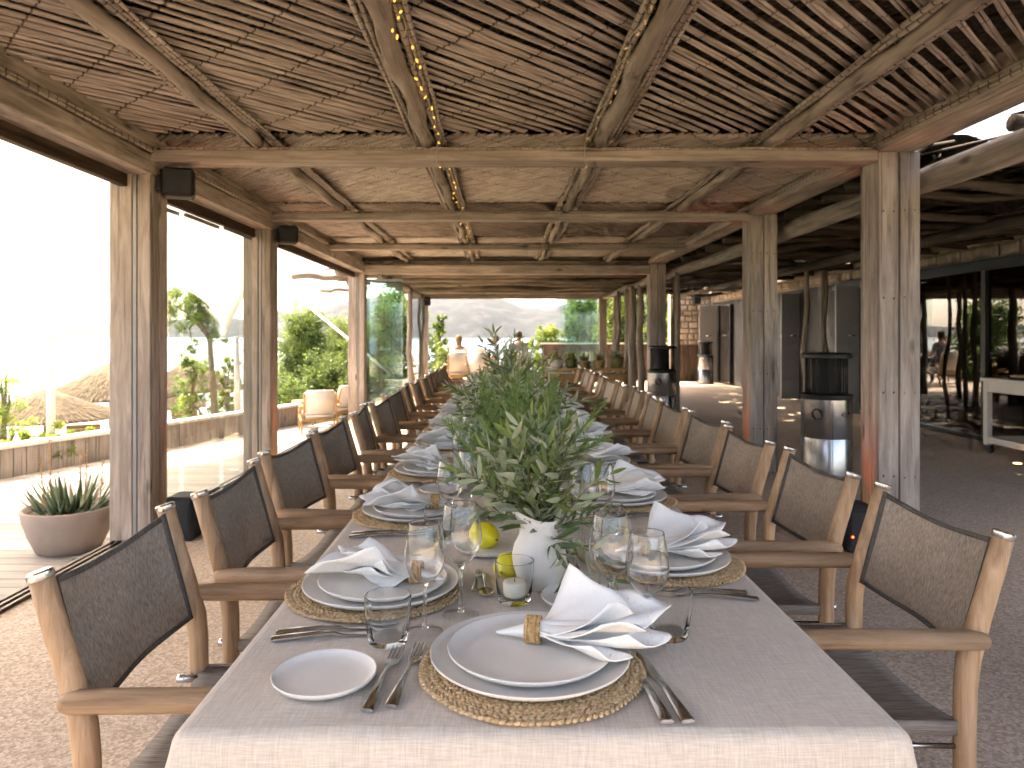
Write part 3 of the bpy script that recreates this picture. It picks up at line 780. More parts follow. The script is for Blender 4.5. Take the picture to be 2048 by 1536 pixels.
# ------------------------------------------------------------------ speakers, floor lamps
for i, (x, y, sz, rz, lab) in enumerate((( -2.105, 4.715, .20, .35, "black box speaker fixed under the beam beside the big sea side post"),
                                    (-2.105, 7.12, .19, .35, "black box speaker under the beam by the post next to open lounge terrace"))):
    s_ = thing("speaker", lab, "speaker", (x, y, 2.30), rz, "speakers under the beam")
    mb = MB(); mb.box((0, 0, 0), (sz, sz * .8, sz * .92), .02); mb.build("cabinet", blackP, s_, False)
    mb = MB(); mb.box((0, -sz * .4 - .004, 0), (sz * .86, .01, sz * .78), .003); mb.build("grille", blackM, s_, False)
    mb = MB(); mb.box((-.08, .0, .0), (.10, .05, .10)); mb.build("bracket", blackM, s_, False)
for (x, y, z, sz, lab) in ((-1.87, 17.9, 2.16, .2, "small black speaker in the corner of the sea view frame"), (5.6, 20.9, 2.35, .22, "small black speaker on the pale stone end wall")):
    s_ = thing("speaker", lab, "speaker", (x, y, z), .3)
    mb = MB(); mb.box((0, 0, 0), (sz, sz * .8, sz), .02); mb.build("cabinet", blackP, s_, False)
    mb = MB(); mb.box((0, .1, .0), (.06, .14, .06)); mb.build("bracket", blackM, s_, False)
for (x, y, lab, led) in ((2.17, 4.47, "black subwoofer box with red light at foot of the building side post", 1), (-2.06, 4.72, "black subwoofer box at the foot of the sea side post", 0)):
    s_ = thing("subwoofer", lab, "speaker", (x, y, 0), 0)
    mb = MB(); mb.box((0, 0, .14), (.17, .20, .28), .012); mb.build("cabinet", blackP, s_, False)
    mb = MB(); mb.box((0, -.103, .15), (.13, .006, .2), .002); mb.build("grille", blackM, s_, False)
    if led: mb = MB(); mb.lathe([(0, 0), (.006, 0), (.006, .004), (0, .005)], 8, (-.06, -.108, .10), M=Matrix.Rotation(pi / 2, 3, 'X')); mb.build("power_light", plain("red_led", (.6, .02, .01), .4, emit=(1, .05, .02), es=3), s_)
lampG = plain("lamp_lens", (.8, .55, .3), .3, emit=(1, .55, .2), es=4)
def floor_lamp(x, y, lab, spot=None, col=(1, .16, .05)):
    t = thing("floor_lamp", lab, "floor lamp", (x, y, 0), 0, "recessed floor lamps")
    mb = MB(); mb.lathe([(0, .001), (.05, .001), (.052, .006), (.040, .008), (.038, .004)], 20); mb.build("ring", brushed, t)
    mb = MB(); mb.lathe([(0, .006), (.038, .006)], 20); mb.build("lens", lampG, t)
    if spot:
        l = bpy.data.lights.new("uplight", 'SPOT'); l.energy = spot; l.color = col; l.spot_size = radians(38); l.spot_blend = .9; l.shadow_soft_size = .02
        lo = bpy.data.objects.new("uplight", l); C.objects.link(lo); lo.parent = t; lo.location = (0, 0, .02); lo.rotation_euler = (pi, 0, 0)
floor_lamp(XR - .09, 4.71, "red uplight recessed at the nearest building side post", 3.0)
floor_lamp(XR - .09, 7.06, "red uplight recessed at the second building side post", 3.0)
floor_lamp(XL + .09, 4.87, "red uplight recessed at the nearest sea side post", 3.0)
floor_lamp(XL + .09, 7.07, "red uplight recessed at the second sea side post", 3.0)
floor_lamp(XR - .09, 11.8, "red uplight recessed at the far building side post", 3.0)
p = onz(2035, 928); floor_lamp(p.x, p.y, "warm lit floor lamp in front of the white trolley")
p = onz(1412, 768); floor_lamp(p.x, p.y - .1, "warm lit floor lamp in front of the farthest heater")

# ------------------------------------------------------------------ dining table and cloth
TX0, TX1, TY0, TY1, TZ = -.448, .561, 1.035, 11.05, .75
tc = (TX0 + TX1) / 2
tb = thing("dining_table", "long timber dining table hidden under the linen cloth", "table", (tc, 0, 0))
mb = MB(); mb.box((0, (TY0 + TY1) / 2, TZ - .022), (TX1 - TX0 - .02, TY1 - TY0 - .02, .036), .004); mb.build("tabletop", teakY, tb, False)
for y in [TY0 + .25 + k * (TY1 - TY0 - .5) / 7 for k in range(8)]:
    for x in (-.40, .40):
        mb = MB(); mb.box((x, y, .353), (.07, .07, .706), .006); mb.build("leg", teakZ, tb, False)
def cloth():
    mb = MB(); R = .022
    ys = [TY0] + [TY0 + .03 * k for k in range(1, 12)] + [TY0 + .36 + k * (TY1 - TY0 - .36) / 70 for k in range(71)]
    nx = 46
    def ripple(x, y): return .0020 * noise.noise(Vector((x * 6, y * 6, 0))) + .0010 * noise.noise(Vector((x * 19, y * 19, 3))) + .0018 * math.exp(-((x - .06 + .004 * sin(y * 3)) / .012) ** 2) + .0014 * math.exp(-((y - 2.31) / .012) ** 2)
    # top
    def top(u, v):
        x = TX0 + (TX1 - TX0) * u; k = v * (len(ys) - 1); i = int(k); y = ys[i]
        return (x, y, TZ + .002 + ripple(x, y))
    mb.grid(top, nx, len(ys) - 1)
    # skirt following the outline: front long, sides short because the cloth lies on the chair arms
    out = []
    for i in range(len(ys) - 1, -1, -1): out.append((TX0, ys[i], -1, 0))
    for a in range(1, 6): t = a / 6 * pi / 2; out.append((TX0, TY0, -cos(t), -sin(t)))
    for i in range(nx + 1): out.append((TX0 + (TX1 - TX0) * i / nx, TY0, 0, -1))
    for a in range(1, 6): t = a / 6 * pi / 2; out.append((TX1, TY0, sin(t), -cos(t)))
    for i in range(len(ys)): out.append((TX1, ys[i], 1, 0))
    nd = 14; vs = []; s_ = 0; prev = None
    for (x, y, nx_, ny_) in out:
        if prev: s_ += sqrt((x - prev[0]) ** 2 + (y - prev[1]) ** 2) + .012
        prev = (x, y)
        fy = max(0, min(1, (y - TY0) / .16)); fy = fy * fy * (3 - 2 * fy)
        drop = .34 * (1 - fy) + .058 * fy
        corner = (abs(nx_) > .05 and abs(ny_) > .05)
        for k in range(nd + 1):
            q = k / nd
            if q < .25:
                a = q / .25 * pi / 2; o = R * sin(a); z = TZ + .002 - R * (1 - cos(a))
            else:
                dd = (q - .25) / .75; o = R + .02 * dd * (1 - fy) ; z = TZ + .002 - R - (drop - R) * dd
                wv = noise.noise(Vector((s_ * 6.5, dd * .8, 2))) * .022 * dd * (1 - fy) + noise.noise(Vector((s_ * 17, dd * 2, 6))) * .006 * dd
                o += wv + (.055 * dd if corner else 0)
            vs.append((x + nx_ * o, y + ny_ * o, z + (ripple(x, y) if k == 0 else 0)))
    fs = []
    for i in range(len(out) - 1):
        for k in range(nd):
            a = i * (nd + 1) + k; fs.append((a, a + 1, a + nd + 2, a + nd + 1))
    mb.add(vs, fs)
    o = mb.build("tablecloth", clothM)
    return tag(o, "beige linen tablecloth draped over the long dining table", "tablecloth")
cloth()
TT = TZ + .003       # resting height on the cloth

# ------------------------------------------------------------------ chairs
def make_chair():
    t = thing("armchair", "teak armchair with grey sling", "chair", (0, 0, 0), 0, "sling armchairs along the table")
    W_ = .262
    for s_ in (-1, 1):
        x = s_ * W_
        mb = MB()
        mb.tube([(x, .005, 0), (x, .012, .18), (x, .012, .40), (x, .010, .54), (x, .004, .60), (x, -.020, .69), (x, -.050, .79), (x, -.072, .868)],
                [.0215, .0225, .0225, .0235, .0245, .0225, .0218, .0213], 14); mb.build("leg", teakZ, t)
        d = Vector((0, -.022, .078)).normalized(); p = Vector((x, -.072, .868))
        mb = MB(); mb.tube([p - d * .001, p + d * .001, p + d * .012, p + d * .015], [.0225, .0237, .0237, .0205], 16); mb.build("cap", capM, t, auto=40)
        mb = MB(); mb.tube([(x, .44, 0), (x, .44, .3), (x, .44, .645)], [.021, .0225, .022], 12); mb.build("leg", teakZ, t)
        mb = MB(); mb.tube([(x + s_ * .018, -.012, .651), (x + s_ * .018, .05, .652), (x + s_ * .018, .25, .651), (x + s_ * .018, .475, .648)], [.0205, .0225, .0225, .021], 14, round_end=True); mb.build("arm", teakY, t)
        mb = MB(); mb.tube([(x, .02, .412), (x, .43, .412)], .006, 8); mb.build("stretcher", steel, t)
        mb = MB(); mb.tube([(x - s_ * .012, .0, .455), (x - s_ * .012, .44, .455)], .011, 8); mb.build("seat_rail", blackM, t)
        mb = MB(); mb.tube([(x - s_ * .03, -.03, .452), (x - s_ * .03, -.022, .452), (x - s_ * .03, .02, .452)], [.011, .011, .008], 10); mb.build("bolt", steel, t)
    mb = MB(); mb.tube([(-W_, .44, .28), (W_, .44, .28)], .012, 8); mb.build("stretcher", teakX, t)
    # back sling: hung between the posts, bowed backwards
    def back(u, v):
        x = -W_ + .018 + (2 * W_ - .036) * u; e = 4 * u * (1 - u)
        z = .600 + .262 * v - (.024 * e if v > .5 else 0.0) * abs(2 * v - 1)
        yl = -.020 - (z - .69) / .10 * .030 if z > .60 else .004
        yl = .004 - (z - .60) * .27
        return (x, yl - .022 * e * (.75 + .35 * v) + .004 * sin(u * 9 + v * 5) * e, z + .003 * sin(u * 7) * e)
    mb = MB(); mb.sheet(back, 18, 10, .0032); mb.build("backrest", slingB, t)
    mb = MB()
    mb.sheet(lambda u, v: Vector(back(u, 1 - .05 * (1 - v))) + Vector((0, -.0008, .001)), 18, 2, .0062)
    mb.build("hem", hemM, t)
    mb = MB(); mb.sheet(lambda u, v: Vector(back(u, .045 * v)) + Vector((0, -.0008, -.001)), 18, 2, .0062); mb.build("hem", hemM, t)
    for uu in (0.0, .955):
        mb = MB(); mb.sheet(lambda u, v: Vector(back(uu + .045 * u, v)) + Vector((0, -.0006, 0)), 2, 10, .0072); mb.build("hem", hemM, t)
    def seat(u, v):
        x = -W_ + .004 + (2 * W_ - .008) * u; e = 4 * u * (1 - u)
        y = .015 + .435 * v; f = 4 * v * (1 - v)
        return (x, y, .468 - .040 * e ** .7 + .004 * (1 - f) * e)
    mb = MB(); mb.sheet(seat, 18, 12, .004); mb.build("seat", slingS, t)
    for s_ in (0, 1):
        mb = MB(); mb.sheet(lambda u, v: (((-W_ - .004) if s_ == 0 else (W_ + .004)), .02 + .42 * u, .440 + .030 * v), 4, 1, .012); mb.build("seat_side", slingS, t)
    return t
proto = make_chair(); used = False
def chair(x, y, rz, label):
    global used
    c = proto if not used else copy_tree(proto); used = True
    c.location = (x, y, 0); c.rotation_euler = (0, 0, rz); c["label"] = label
    return c
NL, NR = 14, 13
for k in range(NL):
    chair(-.775 + (U(-.02, .02) if k > 1 else 0), 1.585 + .68 * k + (U(-.025, .025) if k > 1 else 0), -pi / 2 + (U(-.09, .09) if k > 0 else .03),
          f"{ORD[k]} sling armchair from the table head on the sea side")
for k in range(NR):
    chair(1.03 + (U(-.02, .02) if k > 1 else 0), 1.85 + .68 * k + (U(-.025, .025) if k > 1 else 0), pi / 2 + (U(-.09, .09) if k > 0 else -.02),
          f"{ORD[k]} sling armchair from the table head on the building side")

# ------------------------------------------------------------------ tableware (meshes made once, shared)
def pm(fn, name, mats, smooth=True, auto=None):
    mb = MB(); fn(mb); me = mb.mesh(name, mats, smooth)
    if auto: me.set_sharp_from_angle(angle=radians(auto))
    return me
def stitch(mb, c, t, n_, up, l, w_, h):
    """one braid lump: an elongated rounded bead"""
    c = Vector(c); vs = [c - t * l]
    for q, s_ in ((-.5, .85), (.5, .85)):
        for k in range(5):
            a = 2 * pi * k / 5
            vs.append(c + t * l * q + n_ * cos(a) * w_ * s_ + up * sin(a) * h * s_)
    vs.append(c + t * l)
    fs = [(0, 1 + (k + 1) % 5, 1 + k) for k in range(5)] + [(1 + k, 1 + (k + 1) % 5, 6 + (k + 1) % 5, 6 + k) for k in range(5)] + [(11, 6 + k, 6 + (k + 1) % 5) for k in range(5)]
    mb.add(vs, fs)
def mat_fn(mb, seed=0):
    R0 = .183
    wob = lambda a: 1 + .012 * sin(2 * a + seed) + .010 * sin(3 * a + 1.3 * seed) + .006 * sin(7 * a)
    mb.lathe([(0, .001), (R0 - .004, .001), (R0 - .002, .005), (R0 - .006, .0065), (0, .0065)], 64, fn=lambda p, a: Vector((p.x * wob(a), p.y * wob(a), p.z)))
    up = Vector((0, 0, 1)); r_ = R0; k = 0
    while r_ > .105:
        n_ = int(2 * pi * r_ / .0105)
        for i in range(n_):
            a = 2 * pi * (i + .5 * (k % 2)) / n_; rad = Vector((cos(a), sin(a), 0)); tan = Vector((-sin(a), cos(a), 0))
            sg = 1 if k % 2 else -1
            t = (tan * .80 + rad * .55 * sg).normalized(); nn = up.cross(t)
            rr = r_ * wob(a) + U(-.0006, .0006)
            stitch(mb, rad * rr + up * (.0062 + U(0, .0008)), t, nn, up, .0092, .0042, .0040)
        r_ -= .0082; k += 1
M_mat = [pm(lambda mb: mat_fn(mb, s_), "placemat", jute) for s_ in (0.3, 2.1)]
def coupe(R_, h, base):
    return [(0, .0045), (R_ * .55, .0045), (R_ * .80, .0062), (R_ * .93, .6 * h + .002), (R_ - .003, h - .0005), (R_ - .0008, h + .001), (R_, h), (R_ - .0005, h - .003),
            (R_ * .93, .6 * h - .003), (R_ * .78, .0015), (base + .004, .001), (base, -.0015), (base - .004, -.0015), (base - .006, .001), (0, .001)]
M_charger = pm(lambda mb: mb.lathe(coupe(.168, .019, .10), 72), "charger_plate", stone_w)
M_plate = pm(lambda mb: mb.lathe(coupe(.139, .0185, .082), 64), "dinner_plate", stone_w)
M_bread = pm(lambda mb: mb.lathe(coupe(.0835, .015, .05), 56), "bread_plate", stone_w)
def wine(scale, mats):
    mb = MB(); s = scale
    mb.cur = 0     # bowl: one fine wall
    P_ = [(.008, .0992), (.014, .1012), (.024, .108), (.0345, .122), (.0395, .138), (.0405, .152), (.0385, .172), (.0345, .195), (.0316, .2108), (.0312, .2128)]
    mb.lathe([(r_ * s, z * s) for r_, z in P_] + [(.0307 * s, .2134 * s)] + [((r_ - .0010) * s, (z + .0004) * s) for r_, z in P_[::-1]] + [(0, .1008 * s)], 44)
    mb.cur = 1     # rim, stem and foot: solid crystal
    mb.cur = 2; mb.lathe([(.0335 * s, .0010), (.0345 * s, .0016), (.0335 * s, .0024), (.018 * s, .0040), (.0075 * s, .0075)], 40); mb.cur = 1
    mb.lathe([(0, .0065), (.0072 * s, .0075), (.0045 * s, .014), (.0037 * s, .03 * s), (.0035 * s, .07 * s), (.0042 * s, .088 * s), (.0075 * s, .0965 * s), (.010 * s, .0995 * s), (0, .1000 * s)], 36)
    me = mb.mesh("wine_glass", mats); me.set_sharp_from_angle(angle=radians(35)); return me
M_wS = wine(.965, [crystal, crystal, wineM]); M_wL = wine(1.045, [crystal, crystal, wineM])
def tumb(mb, R0=.0345, R1=.0425, h=.088, fl=9, amp=.0009):
    f = lambda p, a: Vector((p.x * (1 + amp / .04 * cos(fl * a) * min(1, p.z / .02)), p.y * (1 + amp / .04 * cos(fl * a) * min(1, p.z / .02)), p.z))
    mb.lathe([(0, .0005), (R0 - .003, .0005), (R0, .004), (R0 + .002, .02), (R1 - .002, h * .6), (R1 - .0007, h - .006), (R1 - .0006, h - .001), (R1 - .0016, h), (R1 - .0026, h - .001), (R1 - .0028, h - .006), (R1 - .0042, h * .6), (R0 - .0015, .02), (R0 - .006, .0115), (0, .0108)], 54, fn=f)
M_tum = pm(tumb, "tumbler", tumblerM, True, 35)
M_vot = pm(lambda mb: tumb(mb, .034, .0415, .088, 6, .0006), "votive_glass", tumblerM, True, 35)
def sweep(mb, prof):
    """flat bar along y: (y, halfwidth, z centre, half thickness)"""
    vs = []; fs = []
    for (y, hw, z, ht) in prof:
        for (a, b_) in ((-1, -.4), (-.6, -1), (.6, -1), (1, -.4), (1, .4), (.6, 1), (-.6, 1), (-1, .4)): vs.append((a * hw, y, z + b_ * ht))
    n = 8
    for i in range(len(prof) - 1):
        for k in range(n): fs.append((i * n + k, (i + 1) * n + k, (i + 1) * n + (k + 1) % n, i * n + (k + 1) % n))
    fs.append(tuple(range(n))); fs.append(tuple((len(prof) - 1) * n + n - 1 - k for k in range(n)))
    mb.add(vs, fs)
def fork(mb, s=1.0):
    fork_fn0 = [(-.105, .0095, .004, .0028), (-.100, .0098, .0045, .003), (-.06, .0075, .0075, .003), (-.02, .0045, .0095, .0028), (.015, .0038, .0095, .0025), (.035, .0055, .007, .0018), (.048, .0110, .0045, .0014), (.064, .0120, .004, .0012)]
    sweep(mb, [(y * s, w_ * s, z, t) for (y, w_, z, t) in fork_fn0])
    for x in (-.0100, -.0034, .0034, .0100):
        b0 = len(mb.v); sweep(mb, [(.062 * s, .0021 * s, .004, .0012), (.085 * s, .0018 * s, .0052, .001), (.110 * s, .0009 * s, .0085, .0007)])
        for i in range(b0, len(mb.v)): v = mb.v[i]; mb.v[i] = (v[0] + x * s, v[1], v[2])
M_fork = pm(fork, "fork", steel, True, 40); M_forkS = pm(lambda mb: fork(mb, .62), "dessert_fork", steel, True, 40)
M_kh = pm(lambda mb: sweep(mb, [(-.115, .0098, .004, .0035), (-.110, .0102, .0045, .004), (-.07, .0082, .0065, .0042), (-.02, .0062, .0085, .0040), (.0, .0055, .0078, .0034), (.006, .0052, .006, .0026)]), "knife_handle", steel, True, 40)
M_kb = pm(lambda mb: sweep(mb, [(.004, .0050, .0060, .0020), (.02, .0080, .0045, .0011), (.06, .0092, .004, .0010), (.095, .0080, .004, .0009), (.112, .0045, .0038, .0006), (.118, .0008, .0036, .0004)]), "knife_blade", steel, True, 40)
def spoon(mb):
    sweep(mb, [(-.078, .0062, .003, .002), (-.074, .0068, .0035, .0022), (-.04, .0045, .0065, .002), (0, .0028, .0075, .0018), (.022, .0030, .006, .0016), (.034, .0060, .0045, .0012)])
    def bowl(u, v):
        a = u * 2 * pi; rr = v; return (rr * .0165 * cos(a), .056 + rr * .0245 * sin(a), .0015 + .0075 * rr * rr)
    mb.sheet(bowl, 24, 6, .0012)
M_spoon = pm(spoon, "spoon", steel)
M_ring_band = None
def ring_fn(mb):
    R_ = .0215
    for row in range(4):
        n_ = 26
        for i in range(n_):
            a = 2 * pi * (i + .5 * (row % 2)) / n_; rad = Vector((0, cos(a), sin(a))); tan = Vector((0, -sin(a), cos(a))); ax = Vector((1, 0, 0))
            t = (tan * .8 + ax * .6 * (1 if row % 2 else -1)).normalized()
            stitch(mb, rad * (R_ + .0005) + ax * (-.0105 + .007 * row), t, rad.cross(t), rad, .0052, .0034, .0024)
    prof = []
    vs = []; fs = []; n_ = 32
    for (r_, x) in ((R_, -.0135), (R_ + .002, 0), (R_, .0135), (R_ - .0035, .0135), (R_ - .0035, -.0135)):
        for k in range(n_): a = 2 * pi * k / n_; vs.append((x, r_ * cos(a), r_ * sin(a)))
    for i in range(5):
        for k in range(n_): fs.append((i * n_ + k, i * n_ + (k + 1) % n_, ((i + 1) % 5) * n_ + (k + 1) % n_, ((i + 1) % 5) * n_ + k))
    mb.add(vs, fs)
M_ring = pm(ring_fn, "napkin_ring", wicker)
dotM = plain("drawn_thread_hole", (.30, .29, .27), .9)
def napkin_fn(mb, seed=0):
    """napkin drawn through a ring at the origin (axis x), tail towards -x, fan of folds towards +x"""
    rnd = random.Random(seed)
    rr = .0165; zc = .0225
    # tail: a flattened cone
    def tail(u, v):
        a = u * 2 * pi; s_ = 1 - v
        k = .0015 + rr * s_ ** .75; x = .012 - .078 * v
        return (x, k * cos(a) * (1 + .12 * sin(3 * a)) + .004 * v, zc * s_ + .010 * v + k * sin(a) * (.9 - .35 * v))
    mb.sheet(tail, 20, 10, .0014)
    # four leaves of the fan: (yaw, length, width, lift at tip, roll, start height)
    leaves = [(.36, .225, .070, .038, .34, .014), (-.02, .225, .070, .022, -.15, .006), (-.42, .185, .062, .006, -.5, .002), (.16, .175, .080, .050, .15, .016), (-.20, .200, .066, .036, -.35, .010)]
    for li, (yaw, ln, wd, lift, roll, h0) in enumerate(leaves):
        yaw += rnd.uniform(-.1, .1); ln *= rnd.uniform(.92, 1.06); lift *= rnd.uniform(.8, 1.2); ph = rnd.uniform(0, 6); wd *= rnd.uniform(.9, 1.1)
        def fn(u, v):
            s_ = u; t = 2 * v - 1
            tipcut = (1 - .45 * abs(t + .25) ** 1.4)
            x = .004 + ln * s_ * tipcut
            wdt = (.012 + (wd - .012) * min(1, s_ * 1.35) ** .85) * (1 - .25 * max(0, s_ - .6))
            y = t * wdt
            curl = .018 * s_ * s_ * t * t * (1 if li != 2 else .4) + .012 * s_ * sin(t * 3.0 + ph) + .006 * s_ * sin(t * 7 + ph * 2 + s_ * 2)
            z = zc * (1 - s_) + h0 * (.3 + .7 * s_) + lift * s_ ** 1.5 + curl + rr * .75 * (1 - s_) ** 2 * cos(t * 2.4) * (1 if li in (0, 3) else -.2)
            y2 = y * cos(roll * s_) ; z += y * sin(roll * s_) * .75
            X = x * cos(yaw * s_ ** .6) - y2 * sin(yaw * s_); Y = x * sin(yaw * s_ ** .6) + y2 * cos(yaw * s_)
            return (X, Y, max(z, .001 + .012 * max(0, (X * X + Y * Y) ** .5 - .10) / .05))
        mb.sheet(fn, 16, 16, .0019)
        if li in (0, 1):
            mb.cur = 1
            for k in range(11):
                p = Vector(fn(.86, .25 + .055 * k)); q = Vector(fn(.87, .25 + .055 * k)); n_ = (Vector(fn(.88, .27 + .055 * k)) - p).cross(Vector(fn(.86, .30 + .055 * k)) - p)
                n_ = n_.normalized() if n_.length > 0 else Vector((0, 0, 1))
                if n_.z < 0: n_ = -n_
                mb.box(p + n_ * .0010, (.0016, .0016, .0008))
            mb.cur = 0
M_nap = [pm(lambda mb: napkin_fn(mb, s_), "napkin", [napM, dotM]) for s_ in (1, 5, 9)]
zM = TT                      # mat rests on the cloth
zC = TT + .0095              # charger on the mat
zP = zC + .0065              # dinner plate in the charger
zN = zP + .0050              # napkin on the plate

def setting(cx, cy, rz, who, opt, var=0):
    """one place setting; local +y is away from the diner, +x the diner's right hand"""
    R_ = Matrix.Rotation(rz, 3, 'Z')
    def P(u, v, z): q = R_ @ Vector((u, v, 0)); return (cx + q.x, cy + q.y, z)
    def one(name, data, u, v, z, rot, label, cat, group): return tag(put(name, data, None, P(u, v, z), (0, 0, rz + rot)), label, cat, group)
    one("placemat", M_mat[var % 2], 0, -.012, zM, U(0, 6), f"round braided jute placemat at {who}", "placemat", "jute placemats")
    one("charger_plate", M_charger, 0, 0, zC, 0, f"large matte white charger plate on the jute mat at {who}", "plate", "charger plates")
    if opt.get("plate", 1): one("dinner_plate", M_plate, .0, .004, zP, 0, f"matte white dinner plate on the charger at {who}", "plate", "dinner plates")
    nu, nv, nr = opt.get("nap", (0, .03, -pi / 2))
    one("napkin", M_nap[var % 3], nu, nv, zN, nr, f"white linen napkin fanned through a wicker ring at {who}", "napkin", "folded napkins").scale = (opt.get("nsc", 1.0),) * 3
    nn = P(nu, nv, zN + .0225)
    tag(put("napkin_ring", M_ring, None, nn, (0, 0, rz + nr)), f"woven wicker napkin ring round the napkin at {who}", "napkin ring", "wicker napkin rings")
    if opt.get("forks", 1):
        for i, u in enumerate((-.238, -.202)):
            one("fork", M_fork, u, -.05 + .012 * i, TT, -.10 + U(-.02, .02), f"{('outer', 'inner')[i]} steel fork beside the plate at {who}", "fork", "dinner forks")
    if opt.get("knives", 1):
        for i, u in enumerate((.208, .236)):
            k = thing("knife", f"{('inner', 'outer')[i]} steel knife beside the plate at {who}", "knife", P(u, -.045, TT), rz + .14 + U(-.02, .02), "dinner knives")
            put("handle", M_kh, k); put("blade", M_kb, k)
    if opt.get("bread", 1): one("bread_plate", M_bread, *opt.get("breadp", (-.335, .05)), TT + .0015, 0, f"small white bread plate at {who}", "plate", "bread plates")
    gl = opt.get("glasses", ((.255, .09), (.205, .115), (.14, .17)))
    if gl[0]: one("tumbler", M_tum, *gl[0], TT, U(0, 6), f"fluted glass water tumbler at {who}", "glass", "water tumblers")
    if gl[1]: one("wine_glass", M_wS, *gl[1], TT, 0, f"smaller stemmed wine glass at {who}", "wine glass", "wine glasses")
    if gl[2]: one("wine_glass", M_wL, *gl[2], TT, 0, f"larger stemmed wine glass at {who}", "wine glass", "wine glasses")
    if opt.get("dessert", 1):
        one("spoon", M_spoon, opt.get("dx", .0) + .015, .225, TT, -pi / 2 + .06, f"steel dessert spoon above the plate at {who}", "spoon", "dessert spoons")
        one("dessert_fork", M_forkS, opt.get("dx", .0) - .012, .205, TT, pi / 2 - .05, f"small steel dessert fork above the plate at {who}", "fork", "dessert forks")

setting(.047, 1.225, 0, "the table head place", dict(nsc=1.02, nap=(.008, .045, -.20), dessert=0, breadp=(-.333, -.055), knives=0, glasses=((.262, .118), (.213, .073), (.158, .140))), 0)
for i, (u, rt) in enumerate(((.178, .10), (.205, .13))):
    k = thing("knife", f"{('inner', 'outer')[i]} steel knife beside the plate at the table head place", "knife", (.047 + u, 1.225 - .072, TT), rt, "dinner knives")
    put("handle", M_kh, k); put("blade", M_kb, k)
SL, SR = -.262, .385
for k in range(9):
    o = dict(nap=(.0, .055, -pi / 2 + U(-.12, .12)))
    if k == 0: o.update(nap=(.0, .075, -pi / 2 - .10), glasses=((.262, .055), (.213, .117), (.133, .180)), dx=-.05, breadp=(-.30, .22))
    if k > 2: o.update(dessert=0, bread=0 if k > 4 else 1, forks=0 if k > 4 else 1)
    if k > 6: o.update(glasses=(None, None, (.14, .17)), knives=0)
    setting(SL, 1.578 + .672 * k, -pi / 2, f"the {ORD[k]} sea side place", o, k + 1)
for k in range(8):
    o = dict(nap=(.0, .04, -pi / 2 + U(-.12, .12)), breadp=(-.26, .22))
    if k > 1: o.update(dessert=0)
    if k > 3: o.update(bread=0, forks=0, knives=0)
    if k > 5: o.update(glasses=(None, None, (.14, .17)))
    setting(SR, 1.775 + .675 * k, pi / 2, f"the {ORD[k]} building side place", o, k)

# menu card behind the head plate, with lines of tiny print
mc = thing("menu_card", "white printed menu card lying behind the head plate", "card", (.045, 1.385, TT), .0)
mb = MB(); mb.box((0, 0, .0008), (.105, .15, .0012)); mb.build("sheet", paper, mc, False)
ink = plain("grey_ink", (.22, .22, .22), .8)
mb = MB()
for r_ in range(9):
    x = -.04
    while x < .03: wv = U(.004, .012); mb.add([(x, .060 - r_ * .012, .0017), (x + wv, .060 - r_ * .012, .0017), (x + wv, .0625 - r_ * .012, .0017), (x, .0625 - r_ * .012, .0017)], [(0, 1, 2, 3)]); x += wv + .002
stuff(mb.build("print", ink, mc, False))
# candle in its glass
for (x, y, lab) in ((.026, 1.52, "clear votive glass holding a cream candle by the white jug"), (.10, 3.35, "clear votive glass with cream candle between the herb bouquets")):
    v = tag(put("votive_glass", M_vot, None, (x, y, TT)), lab, "glass", "votive glasses")
    cn = thing("candle", "short cream candle inside the votive glass" + (" by the white jug" if y < 2 else " between the herb bouquets"), "candle", (x, y, TT + .0135), 0, "votive candles")
    mb = MB(); mb.lathe([(0, 0), (.0235, 0), (.0245, .004), (.0245, .026), (.0225, .030), (.012, .0285), (0, .028)], 24); mb.build("wax", wax, cn)
    mb = MB(); mb.tube([(0, 0, .027), (.001, 0, .036)], .0008, 5); mb.build("wick", blackM, cn)
# lemons
def lemon(x, y, rz, lab, s=1.0):
    t = thing("lemon", lab, "lemon", (x, y, TT), rz, "lemons on the table")
    mb = MB(); M_ = Matrix.Rotation(pi / 2, 3, 'Y')
    mb.lathe([(0, -.047 * s), (.006 * s, -.044 * s), (.014 * s, -.036 * s), (.026 * s, -.022 * s), (.0315 * s, 0), (.027 * s, .02 * s), (.015 * s, .034 * s), (.007 * s, .041 * s), (0, .043 * s)], 28, (0, 0, .031 * s), M=M_)
    mb.build("fruit", lemonM, t)
    mb = MB(); mb.tube([(-.047 * s, 0, .031 * s), (-.050 * s, 0, .031 * s)], .003, 6); mb.build("stem_button", stemM, t)
lemon(-.045, 1.90, 2.2, "bright yellow lemon between the large wine glass and white jug", 1.12)
lemon(.012, 1.655, 1.2, "yellow lemon partly hidden behind the votive candle glass", 1.0)
lemon(-.04, 2.62, .5, "yellow lemon under the rosemary behind the first bouquet", 1.0)

